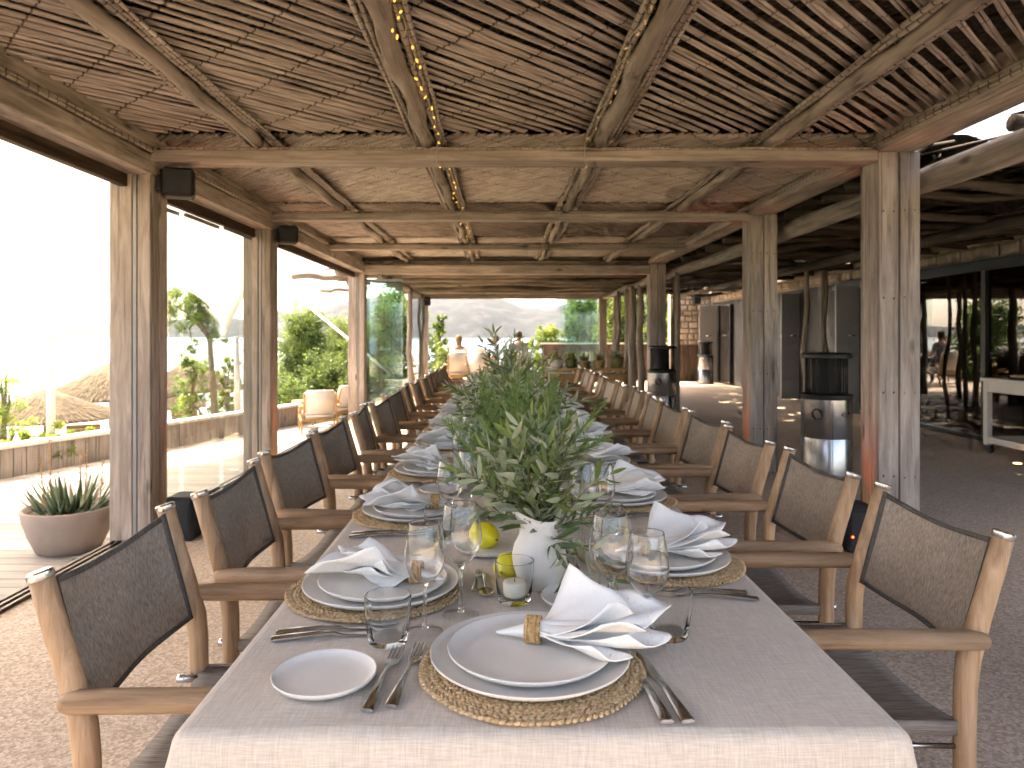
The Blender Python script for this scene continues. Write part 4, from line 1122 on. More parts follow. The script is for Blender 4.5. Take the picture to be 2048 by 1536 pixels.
# ------------------------------------------------------------------ jugs and herb bouquets
def jug_fn(mb):
    def sp(p, a):
        f = max(0, (p.z - .105) / .055); f = min(1, f)
        w_ = max(0, -cos(a)) ** 2.2
        q = p.copy(); q.x -= .040 * f * f * w_; q.z += .030 * f * w_ + .004 * f * sin(2 * a)
        k = 1 + .010 * sin(5 * a) * (1 - f); q.x *= k; q.y *= k
        return q
    prof = [(0, .001), (.040, .001), (.046, .006), (.058, .045), (.061, .070), (.056, .092), (.044, .112), (.038, .126), (.0385, .140), (.044, .155),
            (.0415, .155), (.0355, .140), (.035, .126), (.041, .110), (.053, .090), (.057, .070), (.05, .03), (.03, .012), (0, .010)]
    mb.lathe(prof, 44, fn=sp)
M_jug = pm(jug_fn, "ceramic_jug", jugM)
def leaf_mesh(name, m, L=.052, Wd=.0062, fold=.25, curl=.12):
    vs = []; fs = []; K = 6
    for k in range(K + 1):
        s_ = k / K; hw = Wd * (sin(pi * min(1, s_ * .93 + .04)) ** .8) * (1.05 - .25 * s_)
        if k in (0, K): hw = Wd * .08
        z = -curl * L * s_ * s_
        vs += [(-hw, s_ * L, z + fold * hw), (0, s_ * L, z), (hw, s_ * L, z + fold * hw)]
    for k in range(K):
        a = k * 3; fs += [(a, a + 1, a + 4, a + 3), (a + 1, a + 2, a + 5, a + 4)]
    mb = MB(); mb.add(vs, fs); return mb, vs, fs
LV = [leaf_mesh("l", None, U(.046, .062), U(.0055, .0078), U(.15, .4), U(-.05, .35))[1:] for _ in range(6)]
leaf_data = {}
for i, (vs, fs) in enumerate(LV):
    for mname, mm in (("d", oliveD), ("s", oliveS), ("y", oliveY)):
        mb = MB(); mb.add(vs, fs); leaf_data[i, mname] = mb.mesh("leaf", mm)
def frame(t, roll):
    t = t.normalized(); a = t.orthogonal().normalized(); b_ = t.cross(a)
    x = a * cos(roll) + b_ * sin(roll); z = x.cross(t)
    return Matrix((x, t, z)).transposed()
def branch_path(base, az, tilt, L, droop, K=10):
    pts = [Vector(base)]; el = pi / 2 - tilt; d = Vector((cos(az) * cos(el), sin(az) * cos(el), sin(el)))
    for k in range(K):
        d = (d + Vector((U(-.06, .06), U(-.06, .06), -droop / K * (1 + k * .25)))).normalized()
        pts.append(pts[-1] + d * L / K)
    return pts
def leaves_on(pts, start, step, n_max=60, scale=1.0, young=.12, silver=.5):
    out = []; d = 0; segs = [(b_ - a).length for a, b_ in zip(pts, pts[1:])]; tot = sum(segs); s_ = start * tot; ph = U(0, 6); side = 0
    while s_ < tot - .001 and len(out) < n_max:
        q = s_; i = 0
        while i < len(segs) - 1 and q > segs[i]: q -= segs[i]; i += 1
        p = pts[i] + (pts[i + 1] - pts[i]) * (q / segs[i]); t = (pts[i + 1] - pts[i]).normalized()
        a = t.orthogonal().normalized(); b_ = t.cross(a)
        for sg in (0, pi):
            an = ph + sg + side * pi / 2 + U(-.3, .3); dr = (a * cos(an) + b_ * sin(an))
            ld = (t * U(.5, .9) + dr * U(.6, 1.0)).normalized()
            rr = random.random(); kind = "y" if rr < young else ("s" if rr < young + silver else "d")
            out.append((p + dr * .001, frame(ld, U(0, 6) if random.random() < .35 else atan2(dr.y, dr.x)), U(.7, 1.15) * scale, kind, random.randrange(6)))
        s_ += step * U(.8, 1.2); side += 1
    out.append((pts[-1], frame(pts[-1] - pts[-2], U(0, 6)), .8 * scale, "y", 0))
    return out
def olive_bouquet(x, y, lab, nb, spread, hgt, separate, group, lean=(0, 0), cap=295):
    t = thing("olive_bouquet", lab, "bouquet", (x, y, TT + .12), 0, group); cnt = 0
    for i in range(nb):
        az = 2 * pi * (i * .618) + U(-.3, .3); tilt = U(.05, 1.0) * spread; L = hgt * U(.62, 1.05) * (1 - .15 * tilt); droop = U(.05, .35) + tilt * .35
        if separate and sin(az) < -.25: tilt *= .5; droop *= .6      # leave the front of the jug clear
        if i == nb - 1 and separate: az, tilt, L, droop = -.95, 1.25, .27, 1.5
        if i == nb - 2 and separate: az, tilt, L, droop = -.5, 1.15, .24, .85
        if i == nb - 3 and separate: az, tilt, L, droop = 2.3, .95, .25, .25
        pts = branch_path((U(-.022, .022) - .005, U(-.022, .022), -.02), az, tilt, L, droop)
        pts = [p + Vector((lean[0], lean[1], 0)) * (k / 10) for k, p in enumerate(pts)]
        mb = MB(); mb.tube(pts, [.0021 - .0014 * k / len(pts) for k in range(len(pts))], 6)
        lv = leaves_on(pts, .22, .019 if separate else .021)
        if separate:
            st = mb.build("branch", stemM, t); rest = MB()
            for (p, R_, s_, kd, vi) in lv:
                if cnt >= cap:                      # past the limit: joined foliage of this branch
                    rest.cur = {"d": 0, "s": 1, "y": 2}[kd]; vs, fs = LV[vi]; rest.add([R_ @ (Vector(v) * s_) + p for v in vs], fs); continue
                o = put("leaf", leaf_data[vi, kd], st); o.matrix_local = Matrix.Translation(p) @ (R_ * s_).to_4x4(); cnt += 1
            if rest.v: stuff(rest.build("leaves", [oliveD, oliveS, oliveY], st))
            bm_ = MB()
            for (p, R_, s_, kd, vi) in lv[::3]:
                for _ in range(3):
                    q = p + Vector((U(-.012, .012), U(-.012, .012), U(-.004, .012)))
                    bm_.lathe([(0, -.0022), (.0019, 0), (0, .0022)], 5, q)
            if i % 2 == 0: stuff(bm_.build("flower_buds", oliveY, st))
        else:
            mb.cur = 0
            for (p, R_, s_, kd, vi) in lv:
                mb.cur = {"d": 1, "s": 2, "y": 3}[kd]
                vs, fs = LV[vi]; mb.add([R_ @ (Vector(v) * s_) + p for v in vs], fs)
            mb.build("branch", [stemM, oliveD, oliveS, oliveY], t)
    return t
def rosemary_mesh():
    pts = branch_path((0, 0, 0), 0, .04, .26, U(-.1, .25)); mb = MB(); mb.tube(pts, [.0024 - .0014 * k / 10 for k in range(11)], 6)
    mb.cur = 1
    for k in range(120):
        s_ = .12 + .88 * k / 120; f = s_ * 10; i = min(9, int(f)); p = pts[i] + (pts[i + 1] - pts[i]) * (f - i); t = (pts[i + 1] - pts[i]).normalized()
        a = t.orthogonal().normalized(); b_ = t.cross(a); an = k * 2.4 + U(-.3, .3); dr = a * cos(an) + b_ * sin(an)
        ld = (t * U(.7, 1.3) + dr).normalized(); L = U(.018, .030) * (1 - .35 * max(0, s_ - .8) / .2); n_ = ld.cross(t).normalized() * .0013
        up = ld.cross(n_).normalized() * .0006; cv = -up * 3
        m_ = p + ld * L * .5 + t * .001
        mb.add([p - n_ * .6, p + n_ * .6, m_ + n_, m_ - n_, m_ + up * 1.2, p + ld * L + t * .002], [(0, 1, 2, 4), (0, 4, 3), (3, 4, 5), (4, 2, 5)])
    return mb.mesh("rosemary_sprig", [rosS, rosM])
ROS = [rosemary_mesh() for _ in range(5)]
def rosemary_bouquet(x, y, lab, nb, spread, s0, group):
    t = thing("rosemary_bouquet", lab, "bouquet", (x, y, TT + .12), 0, group)
    for i in range(nb):
        az = 2 * pi * i * .618 + U(-.3, .3); tilt = spread * sqrt((i + .5) / nb) * U(.8, 1.15)
        o = put("sprig", ROS[i % 5], t, (U(-.025, .025), U(-.025, .025), -.03)); o.rotation_mode = 'QUATERNION'
        d = Vector((cos(az) * sin(tilt), sin(az) * sin(tilt), cos(tilt))); o.rotation_quaternion = (d.to_track_quat('Z', 'Y'))
        s_ = s0 * U(.75, 1.1) * (1.05 - .15 * tilt); o.scale = (s_, s_, s_)
    return t
JUGS = [(.083, 1.615, 0, "white ceramic jug with a long spout in front of the others"), (.06, 2.16, .6, "white ceramic jug holding the nearest rosemary"),
        (.05, 2.85, 2.0, "white ceramic jug holding the second olive bunch"), (.05, 3.75, 1.2, "white ceramic jug holding the third olive bunch"),
        (.06, 4.75, 2.6, "white ceramic jug holding the second rosemary bunch"), (.05, 5.9, .3, "white ceramic jug holding the farthest olive bunch")]
for (x, y, rz, lab) in JUGS: tag(put("ceramic_jug", M_jug, None, (x, y, TT), (0, 0, rz)), lab, "jug", "white jugs along the table")
G = "herb bouquets along the table"
olive_bouquet(.083, 1.615, "silvery olive branches spilling from the front white jug", 34, 1.12, .29, True, G)
rosemary_bouquet(.06, 2.16, "bright green rosemary bunch behind the front olive branches", 62, .95, 1.36, G)
olive_bouquet(.05, 2.85, "tall dark olive bunch behind the nearest rosemary", 26, .75, .47, False, G)
olive_bouquet(.05, 3.75, "olive bunch before the second rosemary bunch", 24, .8, .46, False, G)
rosemary_bouquet(.06, 4.75, "second rosemary bunch among the far olive branches", 30, .8, 1.45, G)
olive_bouquet(.05, 5.9, "farthest olive bunch towards the end of the table", 22, .85, .45, False, G)

# ------------------------------------------------------------------ patio heaters
def heater():
    t = thing("patio_heater", "x", "heater", (0, 0, 0), 0, "steel patio heaters")
    R_ = .215
    mb = MB(); mb.lathe([(0, .0), (R_ + .012, 0), (R_ + .012, .035), (R_, .04)], 40); mb.build("base", blackM, t, auto=40)
    mb = MB(); mb.lathe([(R_, .035), (R_, .40), (R_ - .001, .402), (R_, .404), (R_, .755), (R_ - .01, .765), (0, .765)], 48); mb.build("body", brushed, t, auto=40)
    mb = MB(); mb.lathe([(R_ + .004, .745), (R_ + .008, .755), (R_ + .008, .785), (R_ - .03, .80), (.0, .80)], 40); mb.build("collar", blackM, t, auto=40)
    mb = MB(); mb.lathe([(.11, .80), (.115, .82), (.11, 1.10), (.13, 1.13)], 32); mb.build("burner", blackM, t)
    mb = MB()
    for k in range(30):
        a = 2 * pi * k / 30; mb.tube([(.175 * cos(a), .175 * sin(a), .80), (.175 * cos(a), .175 * sin(a), 1.12)], .0032, 5)
    for z in [.82 + .025 * q for q in range(12)]:
        pts = [(.175 * cos(2 * pi * q / 30), .175 * sin(2 * pi * q / 30), z) for q in range(31)]; mb.tube(pts, .0025, 4, cap=False)
    stuff(mb.build("cage", blackM, t))
    mb = MB(); mb.lathe([(0, 1.165), (.19, 1.16), (.215, 1.145), (.217, 1.115), (.20, 1.11), (.0, 1.115)], 40); mb.build("lid", blackM, t, auto=40)
    for an, w_, hh in ((-2.35, .05, .05), (-1.12, .06, .022)):
        mb = MB(); M_ = Matrix.Rotation(an, 3, 'Z')
        vs = []
        for k in range(16): a = 2 * pi * k / 16; vs.append(M_ @ Vector(((R_ + .0015), 0, 0)) + M_ @ Vector((-(w_ * cos(a)) ** 2 / (2 * R_), w_ * cos(a), .62 + hh * sin(a))))
        mb.add(vs, [tuple(range(16))]); mb.build("handle_slot", blackP, t, False)
    mb = MB(); M_ = Matrix.Rotation(-1.75, 3, 'Z'); mb.box(M_ @ Vector((R_ + .001, 0, .38)), (.006, .003, .70), M=M_); mb.build("door_seam", blackM, t, False)
    return t
h0 = heater(); h0["label"] = "steel patio heater with black cage between the two nearest building side posts"; h0.location = (2.93, 6.55, 0)
for (x, y, rz, lab) in ((2.46, 11.15, .3, "steel patio heater with black cage beside the crooked trunk posts"), (5.58, 19.9, .1, "steel patio heater standing before the pale stone end wall")):
    h = copy_tree(h0); h["label"] = lab; h.location = (x, y, 0); h.rotation_euler = (0, 0, rz)

# ------------------------------------------------------------------ white trolley at the glass doors
tr = thing("serving_trolley", "white painted serving trolley on castors by the glass doors", "trolley", (5.42, 6.55, 0))
TL, TW, TH = 1.62, .55, .84
mb = MB(); mb.box((TW / 2, TL / 2, TH - .018), (TW + .04, TL + .04, .036), .004); mb.build("top", white_p, tr, False)
for x in (.03, TW - .03):
    for y in (.035, TL / 2, TL - .035): mb = MB(); mb.box((x, y, .455), (.06, .07, .73), .004); mb.build("leg", white_p, tr, False)
for x in (.02, TW - .02): mb = MB(); mb.box((x, TL / 2, TH - .095), (.03, TL - .05, .115), .003); mb.build("apron", white_p, tr, False)
mb = MB(); mb.box((TW / 2, TL / 2, .15), (TW - .01, TL - .01, .07), .004); mb.build("shelf", white_p, tr, False)
for x in (.05, TW - .05):
    for y in (.05, TL - .05):
        cs = put("castor", None, tr, (x, y, 0))
        mb = MB(); mb.tube([(-.016, 0, .042), (.016, 0, .042)], .042, 16); mb.build("wheel", blackP, cs, auto=40)
        mb = MB(); mb.box((0, .01, .098), (.05, .05, .03)); mb.build("fork", brushed, cs, False)
bk = thing("tray", "black tray on top of the white trolley", "tray", (5.50, 7.55, TH))
mb = MB(); mb.box((.12, 0, .012), (.34, .5, .02), .005); mb.build("base", blackP, bk, False)
for dx in (-.045, .285): mb = MB(); mb.box((dx, 0, .025), (.012, .5, .045)); mb.build("rim", blackP, bk, False)
paleW = wood("pale_olive_wood", [(.32, .20, .09), (.48, .32, .16), (.60, .44, .25)], 1, .5)
for i, (sx, sy, sz, dx, dy, dz, rx, lab) in enumerate(((.24, .3, .02, .05, .05, .042, .0, "flat wooden board lying on the black tray"), (.2, .02, .16, .1, -.06, .13, .5, "wooden board leaning across the black tray"),
                                                   (.10, .10, .11, .14, -.16, .25, .0, "round pale wooden pot topmost on the trolley boards"))):
    o = thing(("cutting_board", "cutting_board", "wooden_pot")[i], lab, ("board", "board", "pot")[i], (5.50 + dx, 7.55 + dy, TH + dz))
    mb = MB()
    if i < 2: mb.box((0, 0, 0), (sx, sy, sz), .004, Matrix.Rotation(rx, 3, 'X')); mb.tube([(0, sy / 2 if i == 0 else 0, 0 if i == 0 else sz / 2), (0, sy / 2 + .1 if i == 0 else -.05, 0 if i == 0 else sz / 2 + .1)], .012, 8); mb.build("board", paleW, o, False)
    else: mb.lathe([(0, -.06), (.05, -.06), (.058, -.03), (.055, .02), (.045, .05), (.04, .05), (.04, -.03), (0, -.03)], 20); mb.build("bowl", paleW, o)
o = thing("wooden_crate", "pale wooden crate supporting the pot on the trolley", "crate", (5.64, 7.39, TH + .022))
for (dx, dy, sx, sy) in ((0, -.07, .16, .015), (0, .07, .16, .015), (-.07, 0, .015, .125), (.07, 0, .015, .125)):
    mb = MB(); mb.box((dx, dy, .085), (sx, sy, .165), .003); mb.build("side", paleW, o, False)
grey_st = plain("grey_stoneware", (.30, .29, .28), .5)
mb = MB(); mb.lathe([(0, 0), (.04, 0), (.055, .03), (.055, .06), (.05, .062), (.048, .03), (0, .015)], 20); me = mb.mesh("stoneware_bowl", grey_st)
for i in range(6): tag(put("stoneware_bowl", me, None, (5.52 + .13 * (i % 2), 6.95 + .14 * i + U(-.02, .02), .186)), f"grey stoneware bowl, {ORD[5 - i]} along the lower trolley shelf from its far end", "bowl", "bowls on the trolley shelf")

# ------------------------------------------------------------------ lounge chairs
oakX, oakY, oakZ = (wood("honey_oak_" + "xyz"[i], [(.30, .17, .07), (.44, .27, .12), (.56, .37, .19)], i, .5, 1.2, .2, .1, False) for i in range(3))
def lounge():
    t = thing("lounge_chair", "x", "lounge chair", (0, 0, 0), 0, "beige lounge chairs")
    for s_ in (-1, 1):
        x = s_ * .34
        mb = MB(); mb.tube([(x, .36, 0), (x, .33, .30), (x, .32, .56)], [.018, .022, .02], 8); mb.build("leg", oakZ, t)
        mb = MB(); mb.tube([(x, -.40, 0), (x, -.30, .26), (x, -.28, .30)], [.018, .022, .022], 8); mb.build("leg", oakZ, t)
        mb = MB(); mb.tube([(x * .88, -.24, .28), (x * .88, -.36, .60), (x * .88, -.44, .84)], [.02, .02, .017], 8); mb.build("back_post", oakZ, t)
        mb = MB(); mb.box((x, -.02, .575), (.065, .78, .028), .008); mb.build("arm", oakY, t, False)
        mb = MB(); mb.tube([(x, .33, .33), (x, -.32, .24)], .018, 8); mb.build("side_rail", oakY, t)
    for (y, z) in ((-.30, .28), (.32, .32)): mb = MB(); mb.box((0, y, z), (.66, .035, .06), .005); mb.build("cross_rail", oakX, t, False)
    def cush(mb, c, d, rx):
        bm = bmesh.new(); bmesh.ops.create_cube(bm, size=1.0)
        for v in bm.verts: v.co = Vector((v.co.x * d[0], v.co.y * d[1], v.co.z * d[2]))
        bmesh.ops.bevel(bm, geom=bm.edges[:], offset=.045, segments=3, affect='EDGES'); bm.verts.index_update()
        M_ = Matrix.Rotation(rx, 3, 'X'); mb.add([M_ @ v.co + Vector(c) for v in bm.verts], [tuple(v.index for v in f.verts) for f in bm.faces]); bm.free()
    mb = MB(); cush(mb, (0, .02, .385), (.60, .62, .14), .10); mb.build("seat_cushion", cushM, t)
    mb = MB(); cush(mb, (0, -.31, .64), (.58, .12, .54), .30); mb.build("back_cushion", cushM, t)
    return t
l0 = lounge(); l0.location = (-2.86, 11.3, DZ); l0.rotation_euler = (0, 0, .34); l0.scale = (.80, .80, .74); l0["label"] = "beige lounge chair on the deck nearest the sea side posts"
for (x, y, z, rz, lab) in ((-2.78, 12.35, DZ, .9, "beige lounge chair half behind the teal glass stack"), (-1.12, 18.75, 0, .15, "beige lounge chair with the long haired person in it"),
                           (-.42, 18.3, 0, -.55, "tilted beige lounge chair beyond the end of the table"), (.45, 19.2, 0, -.1, "beige lounge chair with the dark haired person seen from behind")):
    c = copy_tree(l0); c.location = (x, y, z); c.rotation_euler = (0, 0, rz); c["label"] = lab
    if y > 15: c.scale = (1, 1, 1)
st_ = thing("side_table", "small timber side table beside the deck lounge chair", "side table", (-3.28, 12.0, DZ))
mb = MB(); mb.lathe([(0, .40), (.2, .40), (.2, .425), (0, .425)], 24); mb.build("top", oakX, st_, auto=40)
for a in (0.5, 2.6, 4.7): mb = MB(); mb.tube([(.15 * cos(a), .15 * sin(a), 0), (.1 * cos(a), .1 * sin(a), .40)], .014, 6); mb.build("leg", oakZ, st_)

# ------------------------------------------------------------------ sideboard with basket planters
sb = thing("sideboard", "orange brown timber sideboard beyond the table end", "sideboard", (1.70, 14.2, 0))
mb = MB(); mb.box((0, 0, .66), (1.75, .42, .05), .005); mb.build("top", oakX, sb, False)
for x in (-.82, -.28, .28, .82): mb = MB(); mb.box((x, 0, .33), (.06, .38, .61), .004); mb.build("leg", oakZ, sb, False)
for z in (.18, .50): mb = MB(); mb.box((0, .0, z), (1.62, .40, .16 if z > .4 else .03), .004); mb.build("panel", oakX, sb, False)
basketM = mat("seagrass", [(.26, .18, .07), (.42, .31, .14)], (1, 1, 40), 3, 3); basketG = mat("green_seagrass", [(.10, .10, .04), (.24, .22, .09)], (1, 1, 40), 3, 3)
grassM = leaf_mat("pale_grass_blade", (.22, .26, .07), (.42, .44, .16), .4); sageM = leaf_mat("pale_sage", (.28, .32, .20), (.45, .48, .34), .35)
for i, (x, r_, h, gm, bmx, lab) in enumerate(((1.05, .15, .17, grassM, cushM, "canvas planter of pale grass at the left end of the sideboard"), (1.36, .11, .17, grassM, basketG, "green woven basket with bright grass on the sideboard"),
                                   (1.62, .11, .14, sageM, basketM, "honey woven basket with sage in the middle of the sideboard"), (1.90, .12, .16, sageM, basketM, "straw basket with pale leaves beside the ribbed basket"),
                                   (2.24, .14, .22, sageM, basketG, "tall ribbed basket with silvery leaves at the post end"))):
    b_ = thing("basket_planter", lab, "planter", (x, 14.2, .685), 0, "basket planters on the sideboard")
    mb = MB(); mb.lathe([(0, .002), (r_ * .85, .002)] + [(r_ * (.88 + .14 * q / 8) + .006 * (q % 2), h * q / 8) for q in range(1, 9)] + [(r_ * .92, h), (r_ * .85, h * .85), (0, h * .85)], 24); mb.build("basket", bmx, b_)
    mb = MB()
    for k in range(90):
        a = U(0, 2 * pi); tl = U(.1, 1.1); L = U(.12, .26); p = Vector((U(-.6, .6) * r_, U(-.6, .6) * r_, h * .84)); d = Vector((cos(a) * sin(tl), sin(a) * sin(tl), cos(tl))); q = p + d * L * .6; e = q + (d - Vector((0, 0, .6))).normalized() * L * .45
        n_ = d.cross(Vector((0, 0, 1))).normalized() * U(.004, .012)
        mb.add([p - n_ * .4, p + n_ * .4, q + n_, q - n_, e], [(0, 1, 2, 3), (3, 2, 4)])
    stuff(mb.build("foliage", gm, b_))

# ------------------------------------------------------------------ aloe in a clay bowl
al = thing("aloe_pot", "spiky aloe with dry flower stalks in a brown clay bowl", "potted plant", (-3.02, 5.06, DZ))
al.scale = (1.16, 1.16, 1.13)
clayM = mat("clay_bowl", [(.29, .228, .195), (.355, .287, .25)], (1, 1, 1), 5, 4, .8, .1)
mb = MB(); mb.lathe([(0, 0), (.15, 0), (.175, .012), (.215, .10), (.245, .20), (.255, .262), (.25, .27), (.235, .268), (.225, .235), (0, .235)], 48); mb.build("bowl", clayM, al)
mb = MB(); mb.lathe([(0, .245), (.12, .243), (.226, .236)], 24); mb.build("soil", mat("soil", [(.03, .02, .012), (.07, .05, .03)], ns=40), al)
aloeM = leaf_mat("aloe_leaf", (.13, .19, .11), (.24, .30, .17), .1, .45); aloeT = leaf_mat("aloe_tip", (.30, .16, .10), (.36, .24, .15), .1, .6)
for i in range(58):
    cx, cy = U(-.14, .14), U(-.14, .14); a = atan2(cy, cx) + U(-.7, .7); tl = U(.15, .55) + 3.0 * sqrt(cx * cx + cy * cy); L = U(.17, .30)
    mb = MB(); p = Vector((cx, cy, .235)); d = Vector((cos(a) * sin(tl), sin(a) * sin(tl), cos(tl))); pts = []
    for k in range(7): pts.append(p.copy()); p = p + d * L / 6; d = (d + Vector((0, 0, .09))).normalized()
    w0 = U(.012, .018); side = d.cross(Vector((cos(a), sin(a), .2))).normalized()
    vs = []; fs = []
    for k, q in enumerate(pts):
        s_ = 1 - (k / 6) ** 1.4; hw = w0 * s_ + .0008; nn = side.cross(d).normalized()
        vs += [q - side * hw, q + nn * hw * .15, q + side * hw, q - nn * hw * .5]
    for k in range(6):
        for m_ in range(4): fs.append((k * 4 + m_, k * 4 + (m_ + 1) % 4, k * 4 + 4 + (m_ + 1) % 4, k * 4 + 4 + m_))
    mb.add(vs, fs); o = mb.build("leaf", [aloeM, aloeT], al)
    if i % 6 == 0: o.data.polygons.foreach_set("material_index", [1 if k >= 12 else 0 for k in range(24)])
stalkM = mat("dry_stalk", [(.42, .22, .10), (.55, .33, .17)], ns=20)
for (x, y, h, lx) in ((-.10, 0, .70, -.02), (.03, .05, .62, .01), (.10, -.02, .66, .02), (.14, .06, .55, .03), (-.16, .05, .55, -.05)):
    mb = MB(); mb.tube([(x, y, .24), (x + lx * .5, y, h * .6), (x + lx, y, h)], [.004, .0035, .002], 6)
    for q in range(26): z = U(.62, 1) * h; mb.tube([(x + lx * z / h, y, z), (x + lx * z / h + U(-.014, .014), y + U(-.014, .014), z - .012)], [.0026, .0016], 5)
    mb.build("flower_stalk", stalkM, al)

# ------------------------------------------------------------------ shade sail over the deck, masts, guy
m = bpy.data.materials.new("white_sailcloth"); m.use_nodes = True; nt = m.node_tree; b = nt.nodes["Principled BSDF"]
b.inputs["Base Color"].default_value = (.86, .85, .83, 1); b.inputs["Roughness"].default_value = .8
tl = nt.nodes.new("ShaderNodeBsdfTranslucent"); tl.inputs[0].default_value = (.90, .88, .85, 1); mx = nt.nodes.new("ShaderNodeMixShader"); mx.inputs[0].default_value = .6
nt.links.new(b.outputs[0], mx.inputs[1]); nt.links.new(tl.outputs[0], mx.inputs[2]); nt.links.new(mx.outputs[0], nt.nodes["Material Output"].inputs[0])
sailM = m
mA = Vector((-5.32, 8.55, 0)); mB = Vector((-4.14, 11.35, 0))
CN = [Vector((-7.2, 4.6, 1.5)), Vector((mA.x + .07, mA.y - .05, 1.32)), Vector((mB.x - .18, mB.y - .05, 1.32))]
def sailf(u, v):
    k = min(1, int(u * 2)); f = u * 2 - k; a, c = CN[k], CN[k + 1]
    o = a.lerp(c, f); e = 4 * f * (1 - f); o.z += .68 * e ** .8; o.x += .22 * e
    i = Vector((-2.52, 1.6 + 6.6 * u, 2.44))
    p = o.lerp(i, v); p.z += .10 * sin(pi * v) * (.6 + .4 * e); return p
sl = thing("shade_sail", "large white scalloped shade sail stretched from pergola to deck masts", "sail")
mb = MB(); mb.sheet(sailf, 48, 14, .004); mb.build("fabric", sailM, sl)
mb = MB(); mb.tube([Vector(sailf(k / 64, 0)) for k in range(65)], .012, 6); mb.build("edge_rope", sailM, sl)
for (p, h, lab) in ((mA, 1.42, "white sail mast behind the low wall near the aloe"), (mB, 1.30, "white sail mast behind the low wall near the pine")):
    t = thing("sail_mast", lab, "mast", tuple(p))
    z0 = terr(p.x, p.y)
    mb = MB(); mb.tube([(0, 0, z0 - .05), (0, 0, .5), (-.02, 0, h)], [.052, .046, .036], 14); mb.build("pole", white_p, t)
    mb = MB(); mb.tube([(-.02, 0, h - .09), (.07, -.04, h - .1)], .012, 6); mb.build("hook", white_p, t)
gr = thing("guy_pole", "slender white guy pole slanting in front of the light green trees", "pole")
a, c = at(606, 603, 14.2), at(722, 699, 13.0)
mb = MB(); mb.tube([a, c, c + (c - a).normalized() * 1.0], .026, 8); mb.build("pole", white_p, gr)

# ------------------------------------------------------------------ trees and shrubs
barkM = mat("bark", [(.09, .065, .045), (.18, .14, .10), (.26, .21, .16)], (6, 6, 1), 4)
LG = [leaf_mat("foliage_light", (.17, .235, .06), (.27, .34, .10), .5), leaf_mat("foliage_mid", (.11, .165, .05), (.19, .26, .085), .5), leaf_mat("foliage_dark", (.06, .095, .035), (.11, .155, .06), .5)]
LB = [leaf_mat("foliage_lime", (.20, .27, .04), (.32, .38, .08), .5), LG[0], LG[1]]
def tree(name, label, base, blobs, nleaf, size, mats, trunk=None, group=None, needle=False, cat="tree"):
    t = thing(name, label, cat, tuple(base), 0, group)
    mb = MB()
    tr_ = trunk or [((0, 0, 0), .05), ((0, 0, max(b_[0][2] for b_ in blobs) * .8), .02)]
    K = len(tr_); mb.tube([p for p, r_ in tr_], [r_ for p, r_ in tr_], 8)
    top = Vector(tr_[-1][0]); mid = Vector(tr_[max(0, K - 2)][0])
    for (c, r_) in blobs:
        s_ = mid.lerp(top, U(.1, .9)); c = Vector(c); q = s_.lerp(c, .5) + Vector((U(-.1, .1), U(-.1, .1), .08))
        mb.tube([s_, q, c], [.028, .018, .006], 6, cap=False)
    mb.build("trunk", barkM, t)
    mb = MB(); tot = sum(b_[1] ** 2 for b_ in blobs)
    for (c, r_) in blobs:
        c = Vector(c); nc = max(6, int(26 * r_ / .5))
        for q in range(nc):          # leaf sprays on the blob's shell, so that gaps stay between them
            d = Vector((random.gauss(0, 1), random.gauss(0, 1), random.gauss(0, 1))).normalized(); sc = c + d * r_ * U(.45, 1.05) * (1 if d.z > -.3 else .8)
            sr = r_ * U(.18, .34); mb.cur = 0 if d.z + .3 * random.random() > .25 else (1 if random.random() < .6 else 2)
            for w_ in range(int(nleaf * r_ * r_ / tot / nc)):
                p = sc + Vector((random.gauss(0, .5), random.gauss(0, .5), random.gauss(0, .5))) * sr
                ld = (d * .8 + Vector((U(-1, 1), U(-1, 1), U(-.6, 1)))).normalized(); sd_ = ld.orthogonal().normalized(); sd_ = Matrix.Rotation(U(0, 6.28), 3, ld) @ sd_
                L = size * U(.7, 1.3); W2 = L * (.10 if needle else .28)
                mb.add([p, p + ld * L * .5 + sd_ * W2, p + ld * L, p + ld * L * .5 - sd_ * W2], [(0, 1, 2, 3)])
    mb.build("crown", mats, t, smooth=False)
    return t
def blobs_in(w_, h, z0, n, r0=.35, cone=.0):
    out = []
    for i in range(n):
        f = (i + .5) / n; z = z0 + (h - z0) * f; ww = w_ * (1 - cone * f) * (.5 + .5 * sin(pi * min(1, f + .15)))
        a = i * 2.4 + U(-.4, .4); out.append(((cos(a) * ww * U(.3, .9), sin(a) * ww * U(.3, .9), z), r0 * U(.75, 1.2) * (1 - .35 * cone * f)))
    return out
def tree_at(name, label, px, pytop, Y, wpx, n, nleaf, size, mats, cone=.3, z0=.3, needle=False, group="trees beyond the terrace", r0=None, cat="tree"):
    X = (px - VX) * Y / F; g = terr(X, Y); top = H - (pytop - VY) * Y / F - g; W_ = wpx * Y / F / 2
    r_ = r0 or max(.24, W_ * .5)
    return tree(name, label, (X, Y, g - .05), blobs_in(max(.05, W_ - r_ * .5), top - r_ * .6, z0 * top, n, r_, cone), nleaf, size, mats, group=group, needle=needle, cat=cat)
tree_at("juniper_tree", "light green juniper with pointed top behind the deck lounge chair", 607, 594, 15.8, 215, 34, 40000, .08, LG, .7, .12, True)
tree_at("juniper_tree", "fuller juniper between the guy pole and teal glass", 686, 628, 17.2, 200, 30, 34000, .08, LG, .5, .1, True)
tree_at("shrub", "low dark shrub spreading beneath the junipers", 655, 715, 14.6, 170, 16, 14000, .06, [LG[1], LG[2], LG[0]], .1, .3, cat="shrub")
